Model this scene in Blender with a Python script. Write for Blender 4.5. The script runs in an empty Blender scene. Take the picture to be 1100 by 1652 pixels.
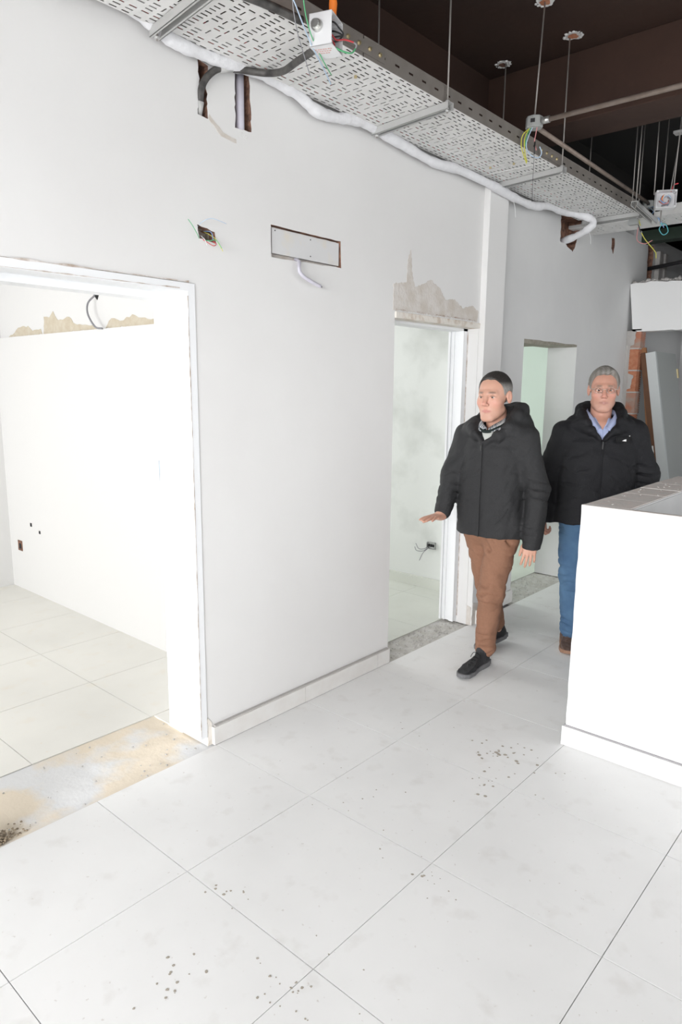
import bpy, bmesh, math, random
import numpy as np
from mathutils import Vector, Matrix, geometry
random.seed(7)
PI = math.pi
scene = bpy.context.scene
COL = scene.collection

# ------------------------------------------------------------------ camera
cam_d = bpy.data.cameras.new('camera'); cam = bpy.data.objects.new('camera', cam_d); COL.objects.link(cam)
YAW, PITCH, ROLL, FPX = math.radians(-41.4746), math.radians(-10.4015), math.radians(0.5006), 1108.21
fw = Vector((math.sin(YAW)*math.cos(PITCH), math.cos(YAW)*math.cos(PITCH), math.sin(PITCH)))
rt = Vector((math.cos(YAW), -math.sin(YAW), 0)); up = rt.cross(fw)
c_, s_ = math.cos(ROLL), math.sin(ROLL)
rt, up = c_*rt + s_*up, -s_*rt + c_*up
m = Matrix.Identity(4)
for i in range(3):
    m[i][0], m[i][1], m[i][2] = rt[i], up[i], -fw[i]
m[0][3], m[1][3], m[2][3] = 1.777, -0.629, 1.645
cam.matrix_world = m
cam_d.sensor_fit = 'VERTICAL'; cam_d.sensor_height = 36; cam_d.lens = FPX*36/1652
cam_d.clip_start = 0.05; cam_d.clip_end = 60
scene.camera = cam

# ------------------------------------------------------------------ light
scene.view_settings.view_transform = 'Standard'; scene.view_settings.look = 'None'
scene.view_settings.gamma = 1; scene.view_settings.use_curve_mapping = False
scene.view_settings.exposure = 0.0
w = bpy.data.worlds.new('overcast_sky'); scene.world = w; w.use_nodes = True
w.node_tree.nodes['Background'].inputs[0].default_value = (0.86, 0.93, 1.0, 1)
w.node_tree.nodes['Background'].inputs[1].default_value = 0.8

def area(name, loc, direction, sx, sy, power, color=(1, 1, 1)):
    l = bpy.data.lights.new(name, 'AREA'); l.shape = 'RECTANGLE'; l.size = sx; l.size_y = sy
    l.energy = power; l.color = color
    o = bpy.data.objects.new(name, l); COL.objects.link(o); o.location = loc
    o.rotation_euler = Vector(direction).to_track_quat('-Z', 'Z').to_euler()
    return o
area('daylight_shop_front', (2.3, -5.90, 2.0), (0, 1, -0.36), 3.7, 1.9, 680, (0.985, 0.99, 1.0))
area('added_side_fill', (4.40, -0.4, 1.75), (-1, 0.12, -0.7), 2.8, 1.3, 16, (1, 0.99, 0.98))  # added fill lamp that brightens the near left wall
area('added_far_fill', (4.40, 4.0, 1.75), (-1, -0.05, -0.45), 3.4, 1.2, 52, (1, 1, 0.99))  # added fill lamp that lifts the dim far end
area('daylight_room_one', (-2.4, -2.95, 1.5), (0, 1, -0.05), 2.4, 1.8, 92, (1, 0.99, 0.975))
area('daylight_room_two', (-3.55, 2.9, 1.6), (1, 0.1, -0.05), 1.3, 1.4, 32, (1.0, 1.0, 0.99))
area('daylight_room_three', (-3.55, 4.9, 1.6), (1, 0, -0.05), 1.3, 1.4, 34, (0.98, 1.0, 0.97))
area('daylight_far_room', (3.0, 8.9, 1.7), (-0.6, -1, -0.1), 1.3, 1.2, 10, (0.95, 0.98, 1))

# ------------------------------------------------------------------ materials
def mat(name, col, rough=0.8, metal=0.0, noise=None, bump=None, spec=None, coords='Object', ramp=None):
    """noise=(scale, amount, colour2) mixes a second pigment; bump=(scale, strength)."""
    mt = bpy.data.materials.new(name); mt.use_nodes = True
    nt = mt.node_tree; b = nt.nodes['Principled BSDF']
    b.inputs['Roughness'].default_value = rough; b.inputs['Metallic'].default_value = metal
    if spec is not None: b.inputs['Specular IOR Level'].default_value = spec
    b.inputs['Base Color'].default_value = (*col, 1)
    tc = nt.nodes.new('ShaderNodeTexCoord')
    if noise:
        n = nt.nodes.new('ShaderNodeTexNoise'); n.inputs['Scale'].default_value = noise[0]; n.inputs['Detail'].default_value = 6
        nt.links.new(tc.outputs[coords], n.inputs['Vector'])
        r = nt.nodes.new('ShaderNodeValToRGB')
        lo, hi = ramp or (0.35, 0.65)
        r.color_ramp.elements[0].position = lo; r.color_ramp.elements[1].position = hi
        r.color_ramp.elements[0].color = (*col, 1)
        c2 = [col[i]*(1-noise[1]) + noise[2][i]*noise[1] for i in range(3)]
        r.color_ramp.elements[1].color = (*c2, 1)
        nt.links.new(n.outputs['Fac'], r.inputs['Fac']); nt.links.new(r.outputs['Color'], b.inputs['Base Color'])
    if bump:
        n2 = nt.nodes.new('ShaderNodeTexNoise'); n2.inputs['Scale'].default_value = bump[0]; n2.inputs['Detail'].default_value = 5
        nt.links.new(tc.outputs[coords], n2.inputs['Vector'])
        bp = nt.nodes.new('ShaderNodeBump'); bp.inputs['Strength'].default_value = bump[1]; bp.inputs['Distance'].default_value = 0.01
        nt.links.new(n2.outputs['Fac'], bp.inputs['Height']); nt.links.new(bp.outputs['Normal'], b.inputs['Normal'])
    return mt

def vcol_mat(name, rough=0.6, noise=None, bump=None, sss=0.0):
    mt = bpy.data.materials.new(name); mt.use_nodes = True; nt = mt.node_tree; b = nt.nodes['Principled BSDF']
    a = nt.nodes.new('ShaderNodeVertexColor'); a.layer_name = 'Col'
    b.inputs['Roughness'].default_value = rough
    nt.links.new(a.outputs['Color'], b.inputs['Base Color'])
    if sss:
        b.inputs['Subsurface Weight'].default_value = sss; b.inputs['Subsurface Radius'].default_value = (0.01, 0.004, 0.002)
        b.inputs['Subsurface Scale'].default_value = 0.5
    if bump:
        tc = nt.nodes.new('ShaderNodeTexCoord'); n2 = nt.nodes.new('ShaderNodeTexNoise')
        n2.inputs['Scale'].default_value = bump[0]; n2.inputs['Detail'].default_value = 5
        nt.links.new(tc.outputs['Object'], n2.inputs['Vector'])
        bp = nt.nodes.new('ShaderNodeBump'); bp.inputs['Strength'].default_value = bump[1]; bp.inputs['Distance'].default_value = 0.004
        nt.links.new(n2.outputs['Fac'], bp.inputs['Height']); nt.links.new(bp.outputs['Normal'], b.inputs['Normal'])
    return mt

def tile_mat(name, base, dirt, amount=0.35):
    mt = bpy.data.materials.new(name); mt.use_nodes = True; nt = mt.node_tree; b = nt.nodes['Principled BSDF']
    geo = nt.nodes.new('ShaderNodeNewGeometry')
    b.inputs['Roughness'].default_value = 0.42; b.inputs['Specular IOR Level'].default_value = 0.35
    def noise(scale, lo, hi, det=6):
        n = nt.nodes.new('ShaderNodeTexNoise'); n.inputs['Scale'].default_value = scale; n.inputs['Detail'].default_value = det
        nt.links.new(geo.outputs['Position'], n.inputs['Vector'])
        r = nt.nodes.new('ShaderNodeMapRange'); r.inputs['From Min'].default_value = lo; r.inputs['From Max'].default_value = hi
        nt.links.new(n.outputs['Fac'], r.inputs['Value']); return r.outputs[0]
    def mix(fac, a, col, k):
        mm = nt.nodes.new('ShaderNodeMath'); mm.operation = 'MULTIPLY'; mm.inputs[1].default_value = k
        nt.links.new(fac, mm.inputs[0]); mx = nt.nodes.new('ShaderNodeMix'); mx.data_type = 'RGBA'
        nt.links.new(mm.outputs[0], mx.inputs['Factor'])
        if isinstance(a, tuple): mx.inputs[6].default_value = (*a, 1)
        else: nt.links.new(a, mx.inputs[6])
        mx.inputs[7].default_value = (*col, 1); return mx.outputs[2]
    c = mix(noise(1.7, 0.4, 0.7), base, tuple(x*0.93 for x in base), 1.0)
    c = mix(noise(9, 0.58, 0.75), c, dirt, amount*0.5)
    c = mix(noise(55, 0.70, 0.76, 2), c, dirt, amount)
    nt.links.new(c, b.inputs['Base Color'])
    # dusty film: roughness varies
    r = noise(4, 0.3, 0.7); rr = nt.nodes.new('ShaderNodeMapRange'); rr.inputs['To Min'].default_value = 0.34; rr.inputs['To Max'].default_value = 0.6
    nt.links.new(r, rr.inputs['Value']); nt.links.new(rr.outputs[0], b.inputs['Roughness'])
    return mt

M = {}
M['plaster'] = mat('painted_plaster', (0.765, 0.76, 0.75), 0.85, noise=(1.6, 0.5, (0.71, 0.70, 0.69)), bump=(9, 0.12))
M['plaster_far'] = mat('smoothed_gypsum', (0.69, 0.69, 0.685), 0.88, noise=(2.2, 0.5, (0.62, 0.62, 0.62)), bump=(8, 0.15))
M['plaster_bright'] = mat('white_skim_coat', (0.86, 0.86, 0.855), 0.8, bump=(12, 0.1))
M['plaster_raw'] = mat('raw_sand_plaster', (0.58, 0.53, 0.475), 0.95, noise=(14, 0.8, (0.70, 0.67, 0.64)), bump=(60, 0.3))
M['sandy'] = mat('sandy_mortar', (0.72, 0.66, 0.54), 0.95, noise=(25, 0.5, (0.6, 0.5, 0.36)), bump=(70, 0.3))
M['mint'] = mat('pale_mint_plaster', (0.79, 0.81, 0.785), 0.85, noise=(2.6, 0.9, (0.60, 0.62, 0.59)), bump=(10, 0.1), ramp=(0.50, 0.72))
M['mint_plain'] = mat('mint_wall_paint', (0.66, 0.73, 0.68), 0.85)
M['tile'] = tile_mat('porcelain_tile', (0.89, 0.89, 0.88), (0.45, 0.40, 0.34))
M['tile_room'] = tile_mat('room_tile', (0.74, 0.76, 0.70), (0.5, 0.47, 0.38), 0.3)
M['tile_sand'] = tile_mat('sand_covered_tile', (0.86, 0.85, 0.80), (0.80, 0.70, 0.55), 0.5)
M['grout'] = mat('dark_grout', (0.33, 0.32, 0.33), 0.95)
M['screed'] = mat('broken_screed', (0.56, 0.54, 0.50), 0.98, noise=(16, 0.8, (0.68, 0.67, 0.65)), bump=(55, 0.6))
M['screed_sand'] = mat('sandy_screed', (0.80, 0.71, 0.58), 0.98, noise=(3.0, 0.95, (0.76, 0.77, 0.78)), bump=(50, 0.2), ramp=(0.46, 0.58))
M['skirt'] = mat('skirting_tile', (0.74, 0.73, 0.71), 0.5, noise=(12, 0.5, (0.66, 0.63, 0.60)))
M['ceil'] = mat('smoke_brown_concrete', (0.040, 0.017, 0.010), 0.9, noise=(1.5, 0.7, (0.022, 0.010, 0.007)), bump=(20, 0.3))
M['beam'] = mat('smoke_brown_beam', (0.058, 0.029, 0.020), 0.9, noise=(2.5, 0.6, (0.035, 0.017, 0.012)), bump=(18, 0.3))
M['black'] = mat('shade_black', (0.006, 0.005, 0.004), 0.95)  # black colour standing in for shade in the far bay and void
M['galv'] = mat('galvanised_steel', (0.78, 0.775, 0.76), 0.55, 0.05, noise=(7, 0.7, (0.67, 0.665, 0.65)), spec=0.3)
M['galv_dark'] = mat('dull_galvanised_rail', (0.30, 0.275, 0.25), 0.55, 0.4, noise=(10, 0.6, (0.22, 0.20, 0.18)))
M['strut'] = mat('zinc_strut', (0.60, 0.60, 0.59), 0.42, 0.5)
M['rod'] = mat('threaded_rod_steel', (0.34, 0.32, 0.30), 0.5, 0.5)
M['pipe_rust'] = mat('dusty_steel_pipe', (0.30, 0.245, 0.21), 0.55, 0.3, noise=(20, 0.6, (0.20, 0.15, 0.12)))
M['brass'] = mat('brass_nut', (0.62, 0.52, 0.30), 0.35, 0.8)
M['wrap'] = mat('white_pipe_wrap', (0.78, 0.78, 0.80), 0.7, noise=(30, 0.5, (0.68, 0.68, 0.70)), bump=(35, 0.5))
M['rubber'] = mat('black_rubber_cable', (0.035, 0.033, 0.032), 0.5, noise=(25, 0.5, (0.16, 0.15, 0.14)), bump=(40, 0.2))
M['tape'] = mat('grey_tape', (0.48, 0.48, 0.47), 0.6)
M['pvc'] = mat('white_pvc', (0.76, 0.76, 0.77), 0.45)
M['pvc_lilac'] = mat('lilac_grey_pvc', (0.60, 0.58, 0.66), 0.5, noise=(25, 0.4, (0.5, 0.49, 0.52)))
M['greybox'] = mat('grey_box_plastic', (0.36, 0.37, 0.36), 0.55)
M['dark_in'] = mat('dark_interior', (0.02, 0.02, 0.022), 0.7)
M['red_print'] = mat('faded_red_print', (0.70, 0.42, 0.38), 0.7)
for n, c in dict(red=(0.62, 0.06, 0.07), green=(0.12, 0.48, 0.22), blue=(0.22, 0.38, 0.66), yellow=(0.62, 0.60, 0.10), black=(0.02, 0.02, 0.02), orange=(0.85, 0.22, 0.03), lightblue=(0.46, 0.58, 0.72), pink=(0.58, 0.25, 0.25), white=(0.75, 0.75, 0.75), grey=(0.30, 0.30, 0.32), teal=(0.10, 0.45, 0.50)).items():
    M['w_'+n] = mat(n+'_wire', c, 0.45)
M['brick'] = mat('red_clay_block', (0.46, 0.17, 0.09), 0.9, noise=(30, 0.6, (0.60, 0.30, 0.18)), bump=(50, 0.4))
M['brick_grey'] = mat('mortar_smeared_block', (0.42, 0.33, 0.28), 0.95, noise=(12, 0.9, (0.50, 0.20, 0.12)), bump=(50, 0.5))
M['mortar'] = mat('grey_mortar', (0.50, 0.48, 0.46), 0.95, bump=(60, 0.5))
M['wood'] = mat('orange_brown_wood', (0.36, 0.17, 0.07), 0.6, noise=(9, 0.7, (0.24, 0.10, 0.04)))
M['wood_dark'] = mat('dark_brown_wood', (0.15, 0.065, 0.028), 0.6, noise=(9, 0.6, (0.09, 0.04, 0.02)))
M['door_grey'] = mat('grey_laminate', (0.42, 0.44, 0.43), 0.5)
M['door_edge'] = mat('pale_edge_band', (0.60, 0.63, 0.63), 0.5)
M['steel'] = mat('brushed_steel', (0.62, 0.62, 0.60), 0.3, 0.8)
M['green_dark'] = mat('dark_green_paint', (0.03, 0.05, 0.035), 0.7)
M['counter'] = mat('counter_white_skim', (0.70, 0.70, 0.70), 0.8, bump=(10, 0.08))
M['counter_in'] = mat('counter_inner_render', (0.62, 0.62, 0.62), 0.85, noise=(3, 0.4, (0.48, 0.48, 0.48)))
M['counter_top'] = mat('bare_mortar_top', (0.72, 0.69, 0.66), 0.9, noise=(14, 0.8, (0.80, 0.72, 0.68)), bump=(50, 0.2))
M['frame'] = mat('white_door_frame', (0.82, 0.83, 0.84), 0.5)
M['frame_old'] = mat('scuffed_cream_frame', (0.76, 0.72, 0.66), 0.8, noise=(14, 0.9, (0.55, 0.45, 0.36)), bump=(40, 0.4), ramp=(0.5, 0.66))
M['crack'] = mat('crack_filler', (0.42, 0.34, 0.28), 0.95, noise=(30, 0.9, (0.75, 0.72, 0.7)))
M['metalbox'] = mat('rusty_back_box', (0.30, 0.25, 0.20), 0.7, 0.2, noise=(40, 0.8, (0.5, 0.45, 0.4)))
M['board'] = mat('grey_plasterboard', (0.66, 0.66, 0.66), 0.8, noise=(9, 0.8, (0.70, 0.65, 0.55)), ramp=(0.55, 0.72))
M['cavity'] = mat('chased_brick_cavity', (0.34, 0.18, 0.12), 0.95, noise=(30, 0.8, (0.10, 0.06, 0.05)), bump=(60, 0.8))
M['glass'] = mat('window_glass', (1, 1, 1), 0.02)
M['glass'].node_tree.nodes['Principled BSDF'].inputs['Transmission Weight'].default_value = 1.0

# ------------------------------------------------------------------ object helpers
def link(o, parent=None):
    COL.objects.link(o)
    if parent is not None: o.parent = parent
    return o
def tag(o, label=None, cat=None, group=None, kind=None):
    for k, v in (('label', label), ('category', cat), ('group', group), ('kind', kind)):
        if v: o[k] = v
    return o
def empty(name, loc, rz=0, **k):
    o = bpy.data.objects.new(name, None); o.location = loc; o.rotation_euler = (0, 0, rz); link(o); o.empty_display_size = 0.1
    return tag(o, **k)
def obj(name, bm, m, parent=None, smooth=False, mats=None):
    me = bpy.data.meshes.new(name); bm.normal_update(); bm.to_mesh(me); bm.free()
    for mm in (mats or [m]): me.materials.append(mm)
    if smooth: me.shade_smooth()
    return link(bpy.data.objects.new(name, me), parent)
def box(bm, lo, hi, mi=0, bev=0.0):
    x0, y0, z0 = lo; x1, y1, z1 = hi
    v = [bm.verts.new(p) for p in ((x0,y0,z0),(x1,y0,z0),(x1,y1,z0),(x0,y1,z0),(x0,y0,z1),(x1,y0,z1),(x1,y1,z1),(x0,y1,z1))]
    fs = [bm.faces.new([v[i] for i in q]) for q in ((0,3,2,1),(4,5,6,7),(0,1,5,4),(1,2,6,5),(2,3,7,6),(3,0,4,7))]
    for f in fs: f.material_index = mi
    if bev:
        bmesh.ops.bevel(bm, geom=list({e for f in fs for e in f.edges}), offset=bev, segments=2, affect='EDGES', profile=0.5)
    return v
def bx(name, lo, hi, m, parent=None, bev=0.0):
    bm = bmesh.new(); box(bm, lo, hi, 0, bev); return obj(name, bm, m, parent)
def catmull(pts, n=6):
    P = [Vector(p) for p in pts]
    if len(P) < 3: return P
    out = []; Q = [2*P[0]-P[1]] + P + [2*P[-1]-P[-2]]
    for i in range(1, len(Q)-2):
        a, b, c, d = Q[i-1:i+3]
        for k in range(n):
            t = k/n
            out.append(0.5*((2*b)+(c-a)*t+(2*a-5*b+4*c-d)*t*t+(3*b-a-3*c+d)*t*t*t))
    out.append(P[-1]); return out
def tube(bm, pts, r, seg=8, mi=0, smooth_path=True, rf=None):
    P = catmull(pts) if smooth_path else [Vector(p) for p in pts]
    rings = []; prev = None
    for i, p in enumerate(P):
        t = (P[min(i+1, len(P)-1)] - P[max(i-1, 0)]).normalized()
        if prev is None:
            a = t.orthogonal().normalized()
        else:
            a = (prev - t*prev.dot(t)).normalized()
        prev = a; b = t.cross(a)
        rr = r if rf is None else rf(i/max(1, len(P)-1))
        rings.append([bm.verts.new(p + rr*(math.cos(2*PI*k/seg)*a + math.sin(2*PI*k/seg)*b)) for k in range(seg)])
    for i in range(len(rings)-1):
        for k in range(seg):
            f = bm.faces.new((rings[i][k], rings[i][(k+1) % seg], rings[i+1][(k+1) % seg], rings[i+1][k])); f.smooth = True; f.material_index = mi
    for rg in (rings[0][::-1], rings[-1]):
        f = bm.faces.new(rg); f.material_index = mi
def tb(name, pts, r, m, parent=None, seg=8, sp=True, rf=None):
    bm = bmesh.new(); tube(bm, pts, r, seg, 0, sp, rf); bmesh.ops.recalc_face_normals(bm, faces=bm.faces[:]); return obj(name, bm, m, parent)

def panel(name, outer, holes, to3, th, m, parent=None, rim=None):
    """Flat slab with openings. outer/holes in (u,v); to3(u,v,d) gives the point at depth d behind the face."""
    loops = [outer] + holes; verts = []; edges = []
    for L in loops:
        n0 = len(verts); verts += [Vector(p) for p in L]; edges += [(n0+i, n0+(i+1) % len(L)) for i in range(len(L))]
    vo, eo, fo, _, _, _ = geometry.delaunay_2d_cdt(verts, edges, [], 1, 1e-6)
    def inside(p, L):
        c = False; j = len(L)-1
        for i in range(len(L)):
            if (L[i][1] > p[1]) != (L[j][1] > p[1]) and p[0] < (L[j][0]-L[i][0])*(p[1]-L[i][1])/(L[j][1]-L[i][1]) + L[i][0]: c = not c
            j = i
        return c
    bm = bmesh.new()
    A = [bm.verts.new(to3(p[0], p[1], 0)) for p in vo]; B = [bm.verts.new(to3(p[0], p[1], th)) for p in vo]
    keep = []
    for f in fo:
        c = [sum(vo[i][k] for i in f)/len(f) for k in (0, 1)]
        if inside(c, outer) and not any(inside(c, h) for h in holes): keep.append(list(f))
    cnt = {}
    for f in keep:
        bm.faces.new([A[i] for i in f]); bm.faces.new([B[i] for i in reversed(f)])
        for i in range(len(f)):
            a, b = f[i], f[(i+1) % len(f)]
            cnt[(a, b)] = cnt.get((a, b), 0) + 1
    def on_hole(a, b):
        m_ = (vo[a]+vo[b])/2
        for L in holes:
            for i in range(len(L)):
                p_, q_ = Vector(L[i]), Vector(L[(i+1) % len(L)]); d_ = q_-p_; t_ = max(0, min(1, (m_-p_).dot(d_)/max(1e-9, d_.dot(d_))))
                if (p_+d_*t_-m_).length < 1e-4: return True
        return False
    for (a, b) in cnt:
        if (b, a) not in cnt:
            f = bm.faces.new((A[b], A[a], B[a], B[b])); f.material_index = 1 if rim and on_hole(a, b) else 0
    bmesh.ops.delete(bm, geom=[v for v in bm.verts if not v.link_faces], context='VERTS')
    bmesh.ops.recalc_face_normals(bm, faces=bm.faces[:])
    return obj(name, bm, m, parent, mats=[m, rim] if rim else None)
def jag(p, q, n, amp, rnd):
    """points from p to q (p included, q not), jittered sideways: a broken edge"""
    out = [p]; dx, dy = q[0]-p[0], q[1]-p[1]; L = math.hypot(dx, dy)
    for i in range(1, n):
        t = (i + rnd.uniform(-.3, .3))/n; o = rnd.uniform(-amp, amp)
        out.append((p[0]+dx*t-dy/L*o, p[1]+dy*t+dx/L*o))
    return out
def jagloop(pts, step, amp, rnd):
    out = []
    for i in range(len(pts)):
        p, q = pts[i], pts[(i+1) % len(pts)]
        out += jag(p, q, max(1, int(math.hypot(q[0]-p[0], q[1]-p[1])/step)), amp, rnd)
    return out
def stone(bm, c, r, rnd, flat=0.6):
    v = bmesh.ops.create_icosphere(bm, subdivisions=1, radius=r)['verts']
    for p in v:
        k = rnd.uniform(0.7, 1.25); p.co = Vector((p.co.x*k, p.co.y*k, p.co.z*k*flat)) + Vector(c)

W = -0.62       # corridor face of the left wall
H = 3.60        # slab height
# ------------------------------------------------------------------ floor
fl = bx('floor', (-3.9, -6.0, -0.12), (4.5, 9.0, -0.014), M['grout']); tag(fl, kind='structure')
def tile_mesh(name, sx, sy, m, t=0.014):
    bm = bmesh.new(); g = 0.0014
    box(bm, (g, g, -t), (sx-g, sy-g, 0.0), 0); 
    me = bpy.data.meshes.new(name); bm.to_mesh(me); bm.free(); me.materials.append(m); return me
T = 0.6
tm = tile_mesh('tile', T, T, M['tile'])
for i in range(-1, 7):
    for j in range(-10, 15):
        if i > 2 and j > 3 + 4: continue
        o = bpy.data.objects.new('tile', tm); o.location = (i*T, j*T, random.uniform(-0.00015, 0.00015)); link(o, fl)
# rooms' tiles start behind the door thresholds
def tiles_room(x1, x0, y0, y1, m, z=0.0):
    me = tile_mesh('tile', T, T, m)
    nx = int(math.ceil((x1-x0)/T)); ny = int(math.ceil((y1-y0)/T))
    for i in range(nx):
        for j in range(ny):
            a, b = x1-(i+1)*T, y0+j*T
            w_, h_ = T if a >= x0 else T-(x0-a), min(T, y1-b)
            mm = me if (abs(w_-T) < 1e-6 and abs(h_-T) < 1e-6) else tile_mesh('tile', w_, h_, m)
            o = bpy.data.objects.new('tile', mm); o.location = (max(a, x0), b, z); link(o, fl)
tiles_room(-1.062, -3.9, -0.65, 1.75, M['tile_sand'])
for _n, _y0, _y1 in (('a', 1.168, 1.70), ('b', -0.43, 0.17)):
    _t = bpy.data.objects.new('tile', tile_mesh('tile', 0.24, _y1-_y0, M['tile_sand'])); _t.location = (-1.06, _y0, 0.0); link(_t, fl)
tiles_room(-0.812, -3.6, 1.95, 3.98, M['tile_room'])
tiles_room(-0.90, -3.6, 4.13, 5.95, M['tile_room'])
# broken screed strips left where the old thresholds were taken out
def strip(name, x0, x1, y0, y1, m, seed, ztop=-0.004, grit=260):
    rnd = random.Random(seed); bm = bmesh.new(); nx, ny = 14, 30
    V = [[bm.verts.new((x0+(x1-x0)*i/nx, y0+(y1-y0)*j/ny, ztop - (0.0 if i in (0, nx) else rnd.uniform(0, 0.008)))) for j in range(ny+1)] for i in range(nx+1)]
    for i in range(nx):
        for j in range(ny): bm.faces.new((V[i][j], V[i+1][j], V[i+1][j+1], V[i][j+1]))
    o = obj(name, bm, m, fl, smooth=True)
    bm = bmesh.new()
    for _ in range(grit): stone(bm, (rnd.uniform(x0+.01, x1-.01), rnd.uniform(y0+.01, y1-.01), ztop+0.001), rnd.uniform(0.0015, 0.006), rnd)
    tag(obj('rubble_grit', bm, M['mortar'], fl), kind='stuff')
strip('threshold_screed', -1.062, -0.600, 0.16, 1.20, M['screed_sand'], 1, grit=40)
strip('threshold_screed', -0.812, -0.600, 2.50, 3.50, M['screed'], 2, grit=420)
strip('threshold_screed', -0.90, -0.600, 4.05, 5.10, M['screed'], 3, grit=240)
bm = bmesh.new(); rnd = random.Random(8)
for _ in range(900):
    a, d = rnd.uniform(0, PI), abs(rnd.gauss(0, .055)); stone(bm, (-0.615-d*math.sin(a), 0.19+d*math.cos(a)*1.3, -0.003+.02*max(0, 1-d/.12)*rnd.random()), rnd.uniform(.002, .006), rnd, .6)
tag(obj('brown_dirt', bm, mat('brown_dirt', (0.30, 0.24, 0.17), .95), fl), kind='stuff')
# plaster drips on the tiles
bm = bmesh.new(); rnd = random.Random(5)
def spl(cx, cy, n, sp, r0, r1):
    for _ in range(n):
        a, d = rnd.uniform(0, 2*PI), abs(rnd.gauss(0, sp)); r = rnd.uniform(r0, r1)
        stone(bm, (cx+d*math.cos(a)*1.2, cy+d*math.sin(a), 0.0006), r, rnd, 0.10)
spl(0.42, 2.02, 34, 0.12, 0.003, 0.010); spl(0.50, 1.75, 14, 0.08, 0.003, 0.009); spl(1.23, 0.62, 12, 0.05, 0.003, 0.010)
spl(0.62, 1.13, 16, 0.08, 0.002, 0.006); spl(0.60, 0.52, 26, 0.10, 0.002, 0.005); spl(0.18, 0.62, 10, 0.05, 0.002, 0.006)
spl(0.32, 0.28, 14, 0.06, 0.002, 0.006); spl(0.6, 0.15, 12, 0.06, 0.002, 0.004); spl(0.05, 1.9, 8, 0.2, 0.002, 0.004); spl(0.2, 1.4, 14, 0.3, 0.0015, 0.004)
tag(obj('plaster_splatter', bm, mat('dried_drips', (0.42, 0.38, 0.32), 0.9)), 'dried grey brown mortar drips scattered over the white floor tiles', 'dirt', kind='stuff')

# ------------------------------------------------------------------ left wall, in two lengths with a pilaster between
rw = random.Random(11)
def hole(pts, step=0.02, amp=0.004): return jagloop(pts, step, amp, rw)
D1 = (0.17, 1.165, 2.052); D2 = (2.52, 3.42, 2.045); D3 = (4.11, 5.05, 1.995)
ZT = 3.03
outerA = [(-6.0, 0), (D1[0], 0), (D1[0], D1[2]), (D1[1], D1[2]), (D1[1], 0), (D2[0], 0), (D2[0], D2[2]), (D2[1], D2[2]), (D2[1], 0), (3.44, 0), (3.44, ZT), (-6.0, ZT)]
h_slit = hole([(1.205, 2.70), (1.255, 2.695), (1.25, 2.83), (1.262, 2.89), (1.21, 2.905), (1.215, 2.82)], .015, .004)
h_chase = hole([(1.395, 2.70), (1.485, 2.705), (1.475, 2.96), (1.400, 2.965)], .018, .004)
h_jb = hole([(1.188, 2.285), (1.198, 2.232), (1.282, 2.222), (1.275, 2.268)], .02, .003)
h_board = hole([(1.592, 2.352), (1.594, 2.214), (2.068, 2.225), (2.062, 2.352)], .04, .002)
to_left = lambda x: (lambda u, v, d: (x-d, u, v))
wl = panel('wall_left', outerA, [h_slit, h_chase, h_jb, h_board], to_left(W), 0.20, M['plaster'], rim=M['cavity']); tag(wl, kind='structure')
for nm, lo, hi in (('cavity_back', (1.19, 2.68), (1.275, 2.92)), ('cavity_back', (1.38, 2.68), (1.50, 2.98)), ('cavity_back', (1.17, 2.20), (1.30, 2.30))):
    d = 0.085
    bx(nm, (W-0.16, lo[0], lo[1]), (W-d, hi[0], hi[1]), M['cavity'], wl)
# pilaster between the second and the third doorway
pil = bx('trim_1', (-0.84, 3.425, 0), (-0.578, 3.665, ZT), M['plaster'], None, 0.004); tag(pil, kind='structure')
X2 = -0.645
outerB = [(3.66, 0), (D3[0], 0), (D3[0], D3[2])] + jag((D3[0], D3[2]), (D3[1], D3[2]), 12, .004, rw)[1:] + [(D3[1], D3[2]), (D3[1], 0), (9.0, 0), (9.0, 3.1), (6.15, 3.1), (6.15, ZT), (3.66, ZT)]
h_v = hole([(4.60, 2.95), (4.605, 2.745), (4.72, 2.735), (4.84, 2.70), (4.90, 2.78), (4.98, 2.95)], .02, .008)
h_s = hole([(5.62, 2.93), (5.63, 2.84), (5.68, 2.80), (5.70, 2.86), (5.69, 2.93)], .02, .006)
h_far = hole([(6.55, 3.02), (6.58, 2.70), (6.70, 2.66), (6.72, 3.02)], .03, .01)
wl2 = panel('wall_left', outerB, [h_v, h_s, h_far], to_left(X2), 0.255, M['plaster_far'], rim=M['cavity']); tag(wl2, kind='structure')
bx('cavity_back', (X2-.2, 4.55, 2.66), (X2-.10, 5.05, 3.0), M['cavity'], wl2)
bx('cavity_back', (X2-.2, 5.58, 2.77), (X2-.04, 5.72, 2.97), M['cavity'], wl2)
bx('cavity_back', (X2-.2, 6.5, 2.6), (X2-.06, 6.76, 3.03), M['cavity'], wl2)
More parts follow.
